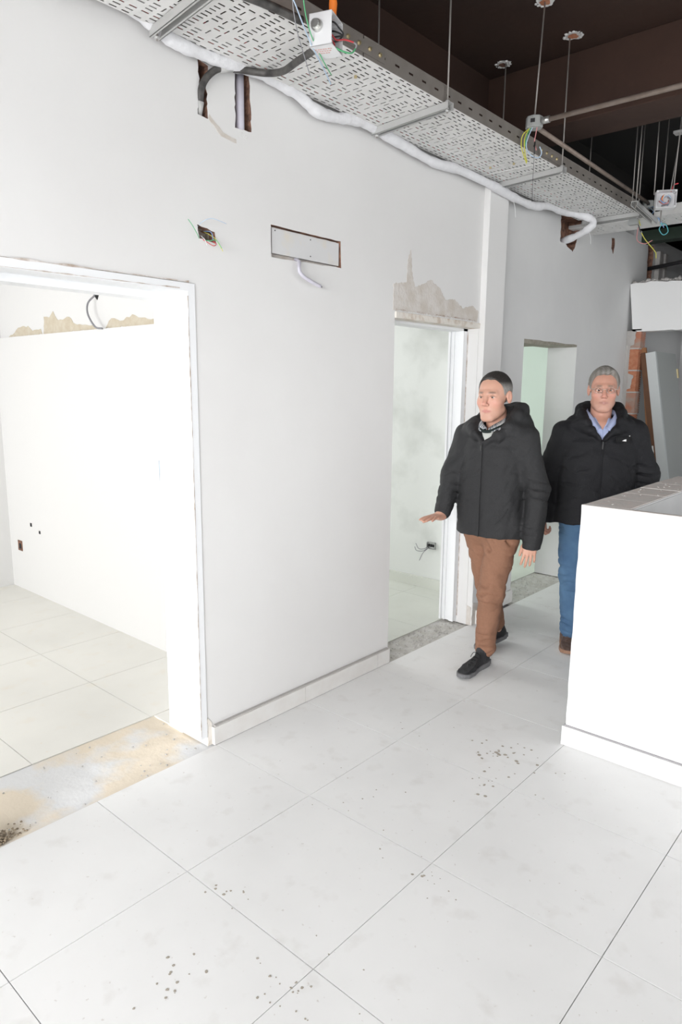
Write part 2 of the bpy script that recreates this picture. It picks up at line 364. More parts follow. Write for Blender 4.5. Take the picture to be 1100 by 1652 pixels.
# raw plaster left bare over doorway two, and thin scars
patch = [(2.50, 2.062), (3.40, 2.062), (3.41, 2.125), (3.33, 2.155), (3.22, 2.13), (3.12, 2.175), (3.02, 2.16), (2.96, 2.22), (2.86, 2.26), (2.80, 2.235), (2.70, 2.20), (2.665, 2.30), (2.655, 2.40), (2.625, 2.34), (2.62, 2.22), (2.50, 2.20)]
panel('bare_mortar_patch', jagloop(patch, .012, .0045, rw), [], lambda u, v, d: (W+0.0016-d, u, v), 0.002, M['plaster_raw'], wl)
panel('bare_mortar_patch', jagloop([(3.42, 0.0), (3.50, 0.0), (3.50, 0.15), (3.43, 0.16)], .02, .005, rw), [], lambda u, v, d: (-0.576-d, u, v), 0.003, M['plaster_raw'], pil)
scr = [(1.16, 2.75), (1.175, 2.71), (1.20, 2.69)]
panel('chipped_edge', jagloop([(1.255, 2.70), (1.262, 2.715), (1.33, 2.665), (1.40, 2.655), (1.40, 2.64), (1.32, 2.648)], .02, .003, rw), [], lambda u, v, d: (W+0.0015-d, u, v), 0.002, M['plaster_raw'], wl)

M['olive'] = mat('olive_raw_soffit', (0.27, 0.25, 0.20), 0.95, noise=(20, .7, (0.38, .36, .31)), bump=(60, .5))
bx('raw_soffit', (X2-0.25, D3[0], 1.965), (X2-0.001, 4.55, 2.002), M['olive'], wl2); bx('raw_soffit', (X2-0.25, 4.55, 1.978), (X2-0.001, D3[1], 2.002), M['olive'], wl2)
panel('bare_mortar_patch', jagloop([(-0.69, 0.0), (-0.585, 0.0), (-0.585, 0.13), (-0.62, 0.14), (-0.69, 0.10)], .02, .004, rw), [], lambda u, v, d: (u, 3.4215+d, v), 0.003, M['plaster_raw'], pil)
# skirting pieces
def skirting(parent, x, cuts, h, face=0.012):
    for a, b in zip(cuts[:-1], cuts[1:]):
        bx('skirting_tile', (x-0.02, a+0.0015, 0.001), (x, b-0.0015, h), M['skirt'], parent, 0.001)
sk = bx('baseboard_left', (-0.619, 1.20, 0.012), (-0.6015, 2.505, 0.094), M['mortar']); tag(sk, kind='structure')
skirting(sk, -0.598, [1.188, 1.79, 2.40, 2.515], 0.088)
sk2 = bx('baseboard_left', (-0.643, 3.68, 0.012), (-0.632, 4.10, 0.094), M['mortar']); tag(sk2, kind='structure')
skirting(sk2, -0.628, [3.672, 4.115], 0.10)
bx('skirting_tile', (-0.577, 3.47, 0.001), (-0.562, 3.668, 0.10), M['skirt'], sk2, 0.001)

# ------------------------------------------------------------------ shell: slab, beams, far walls
ce = bx('ceiling', (-4.2, -6.2, H), (4.7, 9.2, H+0.2), M['ceil']); tag(ce, kind='structure')
b1 = bx('trim_2', (-1.1, -6.0, ZT), (-0.75, 3.64, H), M['ceil']); tag(b1, kind='structure')
tag(bx('added_shade_beam', (-0.6, -2.6, 2.38), (4.5, -2.3, H), M['beam']), kind='structure')  # unseen beam added behind the camera to shade the upper left wall
b2 = bx('trim_3', (-1.1, 3.64, 3.22), (4.5, 3.98, H), M['beam'], None, 0.006); tag(b2, kind='structure')
bx3 = bx('trim_4', (-1.1, 3.98, 3.03), (-0.75, 9.0, H), M['black']); tag(bx3, kind='structure')  # black colour paints in the shade beyond the cross beam
bx4 = bx('ceiling', (-0.75, 3.985, H-0.02), (4.5, 9.0, H-0.001), M['black']); tag(bx4, kind='structure')  # black sheet under the slab, shade painted into the far bay
for nm, lo, hi, mm in (
    ('wall_right', (4.5, 1.1, 0), (4.7, 2.2, H), M['plaster']),
    ('wall_right', (4.5, 5.8, 0), (4.7, 9.0, H), M['plaster']),
    ('wall_right', (4.5, 2.2, 0), (4.7, 5.8, 0.35), M['plaster']),
    ('wall_right', (4.5, 2.2, 2.45), (4.7, 5.8, H), M['plaster']),
    ('wall_right', (4.5, -6.0, 0), (4.7, -1.9, H), M['plaster']),
    ('wall_right', (4.5, -1.9, 2.55), (4.7, 1.1, H), M['plaster']),
    ('wall_right', (4.5, -1.9, 0), (4.7, 1.1, 0.45), M['plaster']),
    ('wall_front', (-4.1, -3.2, 0), (-3.6, -3.0, H), M['plaster']),
    ('wall_front', (-1.2, -3.2, 0), (-0.82, -3.0, H), M['plaster']),
    ('wall_front', (-0.82, -6.2, 0), (-0.42, -6.0, H), M['plaster']),
    ('wall_front', (-3.6, -3.2, 0), (-1.2, -3.0, 0.6), M['plaster']),
    ('wall_front', (-3.6, -3.2, 2.4), (-1.2, -3.0, H), M['plaster']),
    ('wall_front', (4.25, -6.2, 0), (4.7, -6.0, H), M['plaster']),
    ('wall_front', (-0.42, -6.2, 2.85), (4.25, -6.0, H), M['plaster']),
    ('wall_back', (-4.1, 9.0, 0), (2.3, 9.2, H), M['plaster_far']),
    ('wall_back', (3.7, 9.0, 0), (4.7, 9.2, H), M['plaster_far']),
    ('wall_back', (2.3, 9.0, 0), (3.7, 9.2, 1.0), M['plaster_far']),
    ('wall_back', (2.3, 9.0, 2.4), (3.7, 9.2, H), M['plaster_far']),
    # room one
    ('wall_room_one', (-4.1, 1.75, 0), (-0.82, 1.95, H), M['plaster_bright']),
    ('wall_room_one', (-4.1, -3.0, 0), (-3.9, 1.75, H), M['plaster_bright']),
    ('ceiling_room_one', (-3.9, -3.0, 2.9), (-0.82, 1.75, 3.0), M['plaster_bright']),
    # room two
    ('wall_room_two', (-3.8, 3.98, 0), (-0.90, 4.13, 3.03), M['mint']),
    ('wall_room_two', (-3.8, 1.95, 0), (-3.6, 2.2, 3.03), M['plaster_bright']),
    ('wall_room_two', (-3.8, 3.6, 0), (-3.6, 3.98, 3.03), M['plaster_bright']),
    ('wall_room_two', (-3.8, 2.2, 0), (-3.6, 3.6, 0.85), M['plaster_bright']),
    ('wall_room_two', (-3.8, 2.2, 2.35), (-3.6, 3.6, 3.03), M['plaster_bright']),
    ('ceiling_room_two', (-3.8, 1.95, 2.9), (-0.82, 4.13, 3.0), M['plaster_bright']),
    # room three
    ('wall_room_three', (-3.8, 5.95, 0), (-0.90, 6.1, 3.03), M['mint_plain']),
    ('wall_room_three', (-3.8, 4.13, 0), (-3.6, 4.2, 3.03), M['mint_plain']),
    ('wall_room_three', (-3.8, 5.6, 0), (-3.6, 5.95, 3.03), M['mint_plain']),
    ('wall_room_three', (-3.8, 4.2, 0), (-3.6, 5.6, 0.85), M['mint_plain']),
    ('wall_room_three', (-3.8, 4.2, 2.35), (-3.6, 5.6, 3.03), M['mint_plain']),
    ('ceiling_room_three', (-3.8, 4.13, 2.9), (-0.90, 6.1, 3.0), M['mint_plain'])):
    tag(bx(nm, lo, hi, mm), kind='structure')
# daylight windows behind the camera and in the rooms; right-wall ones added for fill
def window(n, lo, hi, axis):
    o = bx('window_%d' % n, lo, hi, M['frame']); bpy.data.objects.remove(o)
    bm = bmesh.new(); t = 0.05; c = [(lo[i]+hi[i])/2 for i in range(3)]
    L = [list(lo), list(hi)]
    a = 1 if axis == 0 else 0
    def bar(u0, u1, v0, v1):
        l, h = list(lo), list(hi); l[a], h[a], l[2], h[2] = u0, u1, v0, v1; box(bm, l, h)
    bar(lo[a], hi[a], lo[2], lo[2]+t); bar(lo[a], hi[a], hi[2]-t, hi[2]); bar(lo[a], lo[a]+t, lo[2], hi[2]); bar(hi[a]-t, hi[a], lo[2], hi[2]); bar(c[a]-t/2, c[a]+t/2, lo[2], hi[2])
    tag(obj('window_%d' % n, bm, M['frame']), kind='structure')
window(1, (-0.42, -6.12, 0.0), (4.25, -6.06, 2.85), 1)
window(2, (4.57, -1.9, 0.45), (4.63, 1.1, 2.55), 0)  # invented opening for the near side fill
window(7, (4.57, 2.2, 0.35), (4.63, 5.8, 2.45), 0)  # invented opening for the fill towards the far end
window(3, (-3.73, 2.2, 0.85), (-3.67, 3.6, 2.35), 0)
window(4, (-3.73, 4.2, 0.85), (-3.67, 5.6, 2.35), 0)
window(6, (-3.6, -3.12, 0.6), (-1.2, -3.06, 2.4), 1)
window(5, (2.3, 9.07, 1.0), (3.7, 9.13, 2.4), 1)

# room one: thicker lower lining with bare sandy mortar above its ledge
led = bx('trim_5', (-3.9, 1.70, 0), (-0.825, 1.75, 1.985), M['plaster_bright']); tag(led, kind='structure')
for poly in ([(-3.76, 1.99), (-3.2, 1.99), (-3.22, 2.03), (-3.35, 2.02), (-3.42, 2.06), (-3.58, 2.055), (-3.65, 2.02)],
             [(-3.18, 1.99), (-2.44, 1.99), (-2.5, 2.02), (-2.72, 2.04), (-2.80, 2.09), (-2.95, 2.075), (-3.02, 2.14), (-3.08, 2.10), (-3.16, 2.11)],
             [(-2.34, 1.99), (-1.72, 1.99), (-1.73, 2.02), (-1.92, 2.035), (-2.02, 2.06), (-2.12, 2.03), (-2.26, 2.05)]):
    panel('bare_mortar_patch', jagloop(poly, .03, .008, rw), [], lambda u, v, d: (u, 1.747+d, v), 0.004, M['sandy'], led)
bx('skirting_tile', (-3.88, 3.955, 0.0), (-1.75, 3.98, 0.085), M['tile_room'], fl, .001)
bx('skirting_tile', (-1.748, 3.955, 0.0), (-1.0, 3.98, 0.085), M['tile_room'], fl, .001)

# ------------------------------------------------------------------ door frames
# doorway one: lining of the right-hand reveal and the head
d1 = bx('door_1', (W-0.11, 1.128, 0.045), (W+0.004, 1.163, 2.05), M['frame']); tag(d1, kind='structure')
bx('frame_head', (W-0.11, 0.172, 2.018), (W+0.004, 1.128, 2.05), M['frame'], d1)
bx('frame_jamb', (W-0.11, 0.172, 0.045), (W+0.004, 0.205, 2.018), M['frame'], d1)
bx('door_stop', (W-0.20, 1.10, 0.06), (W-0.11, 1.163, 2.05), M['frame'], d1)
bx('door_stop', (W-0.20, 0.172, 1.99), (W-0.11, 1.10, 2.05), M['frame'], d1)
# ragged joint between frame and wall
def crack(parent, pts, wd, seed):
    rnd = random.Random(seed); up_, dn = [], []
    for a, b in zip(pts[:-1], pts[1:]):
        n = max(2, int(math.hypot(b[0]-a[0], b[1]-a[1])/0.03))
        for i in range(n):
            t = i/n; k = wd*rnd.choice((0.15, 0.3, 0.6, 1.0, 1.2)); p = (a[0]+(b[0]-a[0])*t, a[1]+(b[1]-a[1])*t)
            L = math.hypot(b[0]-a[0], b[1]-a[1]); nx, ny = -(b[1]-a[1])/L, (b[0]-a[0])/L
            up_.append((p[0]+nx*k, p[1]+ny*k)); dn.append((p[0]-nx*k*0.5, p[1]-ny*k*0.5))
    panel('joint_crack', up_+dn[::-1], [], lambda u, v, d: (W+0.0052-d, u, v), 0.002, M['crack'], parent)
crack(d1, [(1.130, 0.06), (1.131, 1.0), (1.127, 2.03)], 0.0028, 3)
crack(d1, [(0.18, 2.048), (0.7, 2.052), (1.165, 2.054)], 0.005, 4)
crack(d1, [(0.20, 2.018), (1.12, 2.026)], 0.003, 5)
panel('bare_mortar_patch', jagloop([(1.165, 0.0), (1.19, 0.0), (1.19, 0.11), (1.167, 0.14)], .02, .004, rw), [], lambda u, v, d: (W+0.003-d, u, v), 0.003, M['frame_old'], wl)
# doorway two: stepped white frame on the far reveal, cream head
d2 = bx('door_2', (-0.815, 3.385, 0.012), (-0.70, 3.42, 2.03), M['frame']); tag(d2, kind='structure')
for k, (a, b, t) in enumerate(((-0.815, -0.80, .05), (-0.785, -0.772, .045), (-0.735, -0.70, .048))):
    bx('frame_moulding', (a, 3.42-t, 0.012), (b, 3.386, 2.03), M['frame'], d2)
bx('frame_head', (-0.815, 2.52, 2.005), (-0.70, 3.42, 2.045), M['frame'], d2)
bx('lintel_edge', (-0.70, 2.52, 2.020), (W+0.010, 3.424, 2.054), M['frame_old'], d2, 0.002)
crack(d2, [(2.52, 2.066), (3.40, 2.066)], 0.005, 6)
crack(d2, [(2.52, 2.03), (2.9, 2.03), (3.38, 2.03)], 0.004, 8)
bx('joint_crack', (-0.699, 3.4165, 0.05), (-0.694, 3.4195, 2.0), M['crack'], d2)
bx('frame_jamb', (-0.815, 2.521, 0.012), (-0.70, 2.54, 2.005), M['frame'], d2)

# ------------------------------------------------------------------ far end: lintel box, clay block pier, dark gap above
rl = random.Random(21)
top = jag((-0.644, 2.60), (3.2, 2.64), 60, .016, rl)
bot = jag((3.2, 2.17), (-0.644, 2.172), 60, .007, rl)
lb = panel('wall_back', top + [(3.2, 2.64)] + bot, [], lambda u, v, d: (u, 6.15+d, v), 0.16, M['plaster_bright']); tag(lb, kind='structure')
rr_ = bmesh.new()
for i in range(80):
    x = -0.63 + i*0.016+rl.uniform(-.01, .01); stone(rr_, (x, 6.17+rl.uniform(-.005, .05), 2.61+rl.uniform(0, .018)), rl.uniform(.010, .026), rl, .8)
tag(obj('broken_mortar', rr_, M['mortar'], lb), kind='stuff')
pier = bx('wall_back', (1.6, 6.15, 0), (4.5, 6.31, 2.17), M['plaster_far']); tag(pier, kind='structure')
bp_ = bx('trim_6', (-0.644, 6.17, 0.0), (-0.60, 6.29, 2.178), M['mortar']); tag(bp_, kind='structure')
z = 0.0; k = 0
while z < 2.16:
    h = min(0.19, 2.182-z-0.004); dx = rl.uniform(-.012, .012)
    bm = bmesh.new(); x1 = -0.505+dx - (2.17-z)*0.012; n = 9
    # ribbed clay block: horizontal grooves on its face
    prof = []
    for q in range(n): 
        a, b = z+h*q/n, z+h*(q+.6)/n; box(bm, (-0.60, 6.155, a), (x1, 6.285, b)); box(bm, (-0.60, 6.160, b), (x1-.005, 6.280, z+h*(q+1)/n))
    obj('brick', bm, M['brick'] if k % 3 != 1 else M['brick_grey'], bp_)
    bx('mortar_joint', (-0.60, 6.15, z+h), (x1+0.002, 6.288, z+h+0.012), M['mortar'], bp_)
    if k % 2 == 0:
        panel('mortar_smear', jagloop([(-0.60, z+.02), (-0.565, z+.03), (-0.55, z+.15), (-0.60, z+.17)], .02, .006, rl), [], lambda u, v, d: (u, 6.150+d, v), 0.005, M['mortar'], bp_)
    z += h+0.012; k += 1
# back room wall seen under the lintel
bk = bx('wall_back', (-0.645, 7.9, 0), (-0.15, 8.0, 3.1), M['plaster_far']); tag(bk, kind='structure')
# upper void beyond the lintel; the black boxes paint in its darkness
vd = bx('trim_7', (-0.643, 6.35, 3.0), (4.4, 6.5, 3.1), M['green_dark']); tag(vd, kind='structure')
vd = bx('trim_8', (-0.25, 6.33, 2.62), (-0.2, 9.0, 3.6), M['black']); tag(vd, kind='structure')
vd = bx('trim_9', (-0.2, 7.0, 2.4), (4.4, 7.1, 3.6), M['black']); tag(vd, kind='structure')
tag(tb('drain_pipe', [(-0.66, 6.64, 2.80), (-0.3, 6.60, 2.83), (1.2, 6.5, 2.85)], 0.018, M['dark_in'], sp=False), 'thin black pipe crossing the dark gap above the far white lintel', 'pipe')
for k, (y, a) in enumerate(((6.78, .10), (6.95, .08))):
    bx('concrete_block', (-0.645, y, 2.64), (-0.60, y+a, 2.98), M['mortar'], wl2, .008)

# ------------------------------------------------------------------ leaning doors at the far end
def leaning(name, label, p, w_, t, h, rz, lean, mface, medge, group=None):
    """a door leaf standing on its lower edge, tilted; local x = width, y = thickness"""
    e = empty(name, p, rz, label=label, cat='door'); e.rotation_euler = (lean[0], lean[1], rz)
    bx('leaf', (0.003, 0.002, 0), (w_-0.003, t-0.002, h), mface, e)
    bx('edge_band', (0, 0, 0), (0.003, t, h), medge, e); bx('edge_band', (w_-0.003, 0, 0), (w_, t, h), medge, e)
    return e
LN = -math.radians(10.4)
da = empty('door_leaf', (-0.025, 6.22, 0.0), 0, label='grey door leaf leaning beyond the far opening, brown edge with steel lock plate', cat='door'); da.rotation_euler = (0, LN, 0)
bx('leaf', (-0.045, 0.04, 0), (0, 0.62, 2.02), M['door_grey'], da)
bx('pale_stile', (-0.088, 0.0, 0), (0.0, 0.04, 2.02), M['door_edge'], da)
be = bx('brown_edge', (-0.135, -0.004, 0), (-0.088, 0.045, 2.03), M['wood_dark'], da)
lp = bx('lock_plate', (-0.122, -0.008, 0.93), (-0.100, -0.004, 1.15), M['steel'], be, .002)
bx('latch', (-0.116, -0.013, 1.03), (-0.106, -0.008, 1.07), M['brass'], da)
for hz in (1.78, 1.14): bx('hinge', (0.0, 0.60, hz), (0.012, 0.625, hz+0.09), M['brass'], da)
pk = empty('timber_plank', (-0.235, 6.225, 0.0), 0, label='light brown timber plank leaning between the clay block pier and the grey door leaf', cat='plank'); pk.rotation_euler = (0, -math.radians(8.1), 0)
bx('board', (0, 0, 0), (0.042, 0.035, 2.04), M['wood'], pk, .002)

# ------------------------------------------------------------------ counter
ct = empty('masonry_counter', (0.596, 2.304, 0), label='white plastered masonry counter with unfinished top beside the two men', cat='counter')
cw = bmesh.new()
def hedge(): return None
panel('front_wall', [(0.0, 0.0)] + [(0.0+rw.uniform(-.0015, .002), z) for z in np.arange(0.05, 1.13, 0.05)] + [(0.0, 1.139), (2.2, 1.139), (2.2, 0)], [], lambda u, v, d: (u, d, v), 0.034, M['counter'], ct)
bx('side_wall', (0.0005, 0.034, 0), (0.20, 1.39, 1.136), M['counter'], ct)
bx('inner_face', (0.2005, 0.034, 0.3), (0.204, 1.39, 1.130), M['counter_in'], ct)
bx('counter_base_slab', (0.204, 0.034, 0.28), (2.2, 1.39, 0.30), M['counter_in'], ct)
bx('end_wall', (0.204, 1.25, 0.3), (2.2, 1.39, 1.136), M['counter_in'], ct)
yy = 0.036; k = 0
while yy < 1.38:                                    # bare course of the side wall seen from above
    d = min(0.235, 1.388-yy); bm = bmesh.new()
    box(bm, (0.004, yy+.003, 1.1362), (0.196, yy+d-.004, 1.1395+rw.uniform(0, .002)), 0, .0012)
    obj('brick', bm, M['counter_top'], ct); yy += d; k += 1
bx('front_edge', (0.0, 0.003, 1.1392), (2.2, 0.033, 1.1405), M['counter_top'], ct)
bm = bmesh.new()
for _ in range(26): stone(bm, (rw.uniform(.01, .19), rw.uniform(.05, 1.36), 1.142), rw.uniform(.002, .007), rw, .7)
tag(obj('mortar_crumbs', bm, M['mortar'], ct), kind='stuff')
for a, b in ((-0.012, 0.588), (0.591, 1.19), (1.193, 1.79), (1.793, 2.2)):
    bx('skirting_tile', (a, -0.013, 0.001), (b, -0.001, 0.094), M['skirt'] if 0 else M['counter'], ct, .001)
for a, b in ((-0.012, 0.588), (0.591, 1.19), (1.193, 1.39)):
    bx('skirting_tile', (-0.012, a+.001 if a > 0 else 0.0, 0.001), (-0.001, b, 0.094), M['counter'], ct, .001)
bx('joint_strip', (0.0, -0.0045, 0.094), (2.2, 0.0, 0.099), M['grout'], ct)  # solid grout-coloured strip along the top of the skirting
bx('joint_strip', (-0.004, 0.0, 0.094), (0.0, 1.39, 0.098), M['grout'], ct)

# ------------------------------------------------------------------ cable trays
def perforated(name, L, Wd, parent, m, flip=0, rail=False):
    """sheet in local x (across, 0..-Wd) and y (along, 0..L) with real slots"""
    bm = bmesh.new(); c = 0.048
    nx = max(1, int(round(Wd/c))); ny = int(round(L/c)); cx, cy = Wd/nx, L/ny
    def cell(x0, y0, x1, y1, s):
        mx_, my_ = (x0+x1)/2, (y0+y1)/2
        o = [bm.verts.new(p) for p in ((x0, y0, 0), (x1, y0, 0), (x1, y1, 0), (x0, y1, 0))]
        if s is None: bm.faces.new(o); return
        a, b = s
        i = [bm.verts.new(p) for p in ((mx_-a, my_-b, 0), (mx_+a, my_-b, 0), (mx_+a, my_+b, 0), (mx_-a, my_+b, 0))]
        for k in range(4): bm.faces.new((o[k], o[(k+1) % 4], i[(k+1) % 4], i[k]))
    for i in range(nx):
        for j in range(ny):
            x0, y0 = -Wd+i*cx, j*cy
            edge_col = i in (0, 1, nx-1, nx-2)
            if rail: cell(x0, y0, x0+cx, y0+cy, (0.0045, 0.016) if j % 2 == flip else None); continue
            if edge_col or (j % 4 in (1, 2) and i % 2 == 0):      # pair of slots running along the tray
                ym = y0+cy/2; off = 0.5 if i % 2 else 0.0
                cell(x0, y0, x0+cx/2, y0+cy, (0.0040, 0.0150))
                cell(x0+cx/2, y0, x0+cx, y0+cy, (0.0040, 0.0150) if (i+j) % 3 else None)
            elif j % 4 == 0 or (i+j) % 2:
                cell(x0, y0, x0+cx, y0+cy/2, (0.0155, 0.0036)); cell(x0, y0+cy/2, x0+cx, y0+cy, (0.0155, 0.0036) if (i*3+j) % 4 == 0 else None)
            else:
                cell(x0, y0, x0+cx/2, y0+cy, (0.0037, 0.0145)); cell(x0+cx/2, y0, x0+cx, y0+cy, (0.0037, 0.0145))
    bmesh.ops.remove_doubles(bm, verts=bm.verts, dist=1e-5)
    o = obj(name, bm, m, parent)
    md = o.modifiers.new('sheet', 'SOLIDIFY'); md.thickness = 0.0015
    return o
ZB = 2.915; XR = -0.125; TW = 0.43
tr = empty('cable_tray', (XR, 0.0, ZB), label='long perforated galvanised cable tray hanging along the top of the wall', cat='cable tray')
tr.rotation_euler = (0, 0, math.radians(0.35))
secs = ((-0.55, 1.640), (1.646, 3.30), (3.306, 4.78))
for a, b in secs:
    p = perforated('tray_bottom', b-a, TW, tr, M['galv']); p.location = (0, a, 0)
    r = perforated('side_rail', b-a, 0.072, tr, M['galv_dark'], 0, True); r.location = (0.0, a, 0.0); r.rotation_euler = (0, math.radians(90), 0)
    bx('rail_lip', (-0.012, a, 0.072), (0.002, b, 0.075), M['galv_dark'], tr)
    bx('side_rail', (-TW-0.0015, a, 0.0), (-TW, b, 0.072), M['galv_dark'], tr)
for yj in (1.643, 3.303):
    cp = bx('joint_plate', (0.002, yj-0.13, 0.012), (0.0045, yj+0.13, 0.06), M['galv_dark'], tr)
    for k in range(4):
        bm = bmesh.new(); bmesh.ops.create_cone(bm, cap_ends=True, segments=6, radius1=.009, radius2=.007, depth=.008, matrix=Matrix.Translation((0.008, yj-0.1+k*0.066, 0.035)) @ Matrix.Rotation(PI/2, 4, 'Y'))
        obj('bolt', bm, M['brass'], cp)
    bx('joint_seam', (-TW, yj-0.006, -0.0035), (0, yj+0.006, -0.0016), M['galv'], tr)
for x, y in ((-0.20, 1.50), (-0.13, 1.75), (-0.16, 3.20), (-0.30, 3.18)):
    bm = bmesh.new(); bmesh.ops.create_cone(bm, cap_ends=True, segments=6, radius1=.007, radius2=.006, depth=.010, matrix=Matrix.Translation((x, y, -0.006)))
    obj('nut', bm, M['brass'], tr)
# cables lying in the tray (red and grey lines seen through the slots)
for k, (x, mm) in enumerate(((-0.40, 'w_red'), (-0.375, 'w_grey'), (-0.35, 'w_white'), (-0.31, 'w_red'), (-0.10, 'w_grey'))):
    tag(tb('power_cable', [(XR+x, -0.5, ZB+.010), (XR+x+.012, 1.2, ZB+.010), (XR+x-.006, 2.6, ZB+.010), (XR+x+.005, 4.7, ZB+.010)], 0.006, M[mm], sp=True),
        ('red power cable lying by the wall side of the cable tray', 'dark grey power cable beside the wall side red cable in the tray', 'pale power cable in the tray between the two red ones', 'red power cable nearer the middle of the cable tray', 'dark grey power cable by the outer rail of the tray')[k], 'cable', 'cables lying in the tray')

def anchor(x, y, s, seed, orange=True, parent=ce):
    r_ = random.Random(seed); bm = bmesh.new(); n = 14
    for zz, sc, mi in ((H-0.001, 1.0, 0), (H-0.004, 0.55, 1)):
        vs = [bm.verts.new((x+s*sc*r_.uniform(.7, 1.15)*math.cos(2*PI*k/n), y+s*sc*r_.uniform(.7, 1.15)*math.sin(2*PI*k/n), zz-r_.uniform(0, .004))) for k in range(n)]
        f = bm.faces.new(vs[::-1]); f.material_index = mi
    for _ in range(16):
        a = r_.uniform(0, 2*PI); stone(bm, (x+s*math.cos(a)*.9, y+s*math.sin(a)*.9, H-0.004), r_.uniform(.004, .010), r_)
    obj('plaster_scar', bm, None, parent, mats=[M['plaster'], M['brick'] if orange else M['cavity']])
def rod(bm, p, q, r=0.0042): tube(bm, [p, q], r, 8, 0, False)
def hanger(label, yl, yr, xl, xr, ztop=H, group='tray hangers'):
    e = empty('tray_hanger', (xr, yr, 2.88), label=label, cat='hanger', group=None)
    dx, dy = xl-xr, yl-yr; L = math.hypot(dx, dy); a = math.atan2(dy, dx)
    bm = bmesh.new()       # lipped channel, open side down
    for lo, hi in (((0, -.0205, .028), (L, .0205, .031)), ((0, -.0205, 0), (L, -.018, .028)), ((0, .018, 0), (L, .0205, .028)), ((0, -.0205, 0), (L, -.011, .002)), ((0, .011, 0), (L, .0205, .002))): box(bm, lo, hi)
    s = obj('channel_strut', bm, M['strut'], e); s.rotation_euler = (0, 0, a)
    for f, n in ((0.02, 0), (L-0.02, 1)):
        bm = bmesh.new(); px_, py_ = f*math.cos(a), f*math.sin(a)
        rod(bm, (px_, py_, -0.012), (px_, py_, ztop-2.88)); rd = obj('threaded_rod', bm, M['rod'], e)
        for zz in (-0.004, 0.037):
            bm = bmesh.new(); bmesh.ops.create_cone(bm, cap_ends=True, segments=6, radius1=.010, radius2=.010, depth=.008, matrix=Matrix.Translation((px_, py_, zz))); obj('nut', bm, M['strut'], rd)
    return e
hanger('zinc channel hanger under the tray nearest the camera, beside the black cable', 0.985, 0.93, -0.575, -0.10)
hanger('zinc channel hanger under the tray past the open white box', 2.27, 2.225, -0.585, -0.105)
hanger('zinc channel hanger under the tray below the grey box with dangling wires', 3.50, 3.44, -0.575, -0.105)
hanger('zinc channel hanger at the far end of the long tray by the wires', 4.80, 4.79, -0.555, -0.125)
anchor(-0.105, 3.44, 0.055, 1); anchor(-0.575, 3.50, 0.05, 2, False); anchor(-0.07, 3.01, 0.05, 3)
anchor(-0.105, 2.225, 0.05, 4)

# white wrapped pipe that follows the wall under the tray and dives into the hole
pp = [(0.55, 3.02), (0.75, 2.985), (0.899, 2.949), (1.012, 2.912), (1.12, 2.899), (1.267, 2.904), (1.427, 2.920), (1.565, 2.925), (1.713, 2.908), (1.832, 2.875), (1.958, 2.880), (2.091, 2.908), (2.233, 2.912), (2.491, 2.893), (2.781, 2.872), (3.036, 2.892), (3.397, 2.876), (3.722, 2.859), (3.97, 2.863), (4.174, 2.90), (4.427, 2.912)]
pts = [(-0.572 + (0.02 if y > 3.3 else 0), y, z) for y, z in pp]
pts += [(-0.50, 4.56, 2.905), (-0.43, 4.62, 2.88), (-0.40, 4.62, 2.84), (-0.45, 4.62, 2.80), (-0.55, 4.66, 2.775), (-0.70, 4.72, 2.76)]
rp = random.Random(3)
bm = bmesh.new(); ph = [rp.uniform(0, 6) for _ in range(4)]
tube(bm, pts, 0.026, 14, 0, True, lambda t: 0.0255*(1+.10*math.sin(90*t+ph[0])+.06*math.sin(230*t+ph[1])+.05*math.sin(410*t)))
bmesh.ops.recalc_face_normals(bm, faces=bm.faces[:])
pw = obj('insulated_pipe', bm, M['wrap'])
tag(pw, 'thick white wrapped pipe sagging along the wall beneath the tray', 'pipe')
def tie(p, q, nm='cable_tie'): tb(nm, [p, ((p[0]+q[0])/2+.006, (p[1]+q[1])/2, (p[2]+q[2])/2), q], 0.0018, M['w_white'], pw)
tie((-0.55, 3.66, 2.85), (-0.545, 3.70, 2.74)); tie((-0.43, 4.62, 2.79), (-0.42, 4.64, 2.70))

# black conduits and lilac stub in the wall chases
bk_ = tb('flexible_conduit', [(-0.655, 1.222, 2.70), (-0.630, 1.222, 2.735), (-0.612, 1.222, 2.80), (-0.600, 1.25, 2.85), (-0.585, 1.30, 2.885), (-0.560, 1.39, 2.90), (-0.50, 1.46, 2.895), (-0.40, 1.46, 2.875), (-0.29, 1.43, 2.870), (-0.16, 1.40, 2.868), (-0.10, 1.38, 2.865)], 0.0135, M['rubber'], seg=12)
tag(bk_, 'dusty black conduit bending out of the wall slit and under the tray', 'conduit')
tb('tape_band', [(-0.640, 1.222, 2.705), (-0.624, 1.222, 2.752)], 0.0155, M['tape'], bk_, 12, False)
tb('tape_band', [(-0.587, 1.293, 2.883), (-0.574, 1.345, 2.896)], 0.0152, M['tape'], bk_, 12, False)
tag(tb('flexible_conduit', [(-0.15, 0.55, 2.885), (-0.135, 0.9, 2.885), (-0.10, 1.10, 2.885), (-0.085, 1.25, 2.885)], 0.0145, M['rubber'], seg=12), 'black conduit running along the outer rail into the open white box', 'conduit')
ls = tb('conduit_stub', [(-0.648, 1.438, 2.66), (-0.640, 1.438, 2.71), (-0.638, 1.437, 2.96)], 0.0195, M['pvc_lilac'], seg=14, sp=False)
tag(ls, 'pale lilac plastic conduit set upright in the chased wall slot', 'conduit')
bm = bmesh.new()
for _ in range(30): stone(bm, (-0.63+rw.uniform(-.006, .004), 1.438+rw.uniform(-.02, .02), 2.685+rw.uniform(-.018, .010)), rw.uniform(.006, .012), rw)
obj('plaster_plug', bm, M['plaster'], ls)

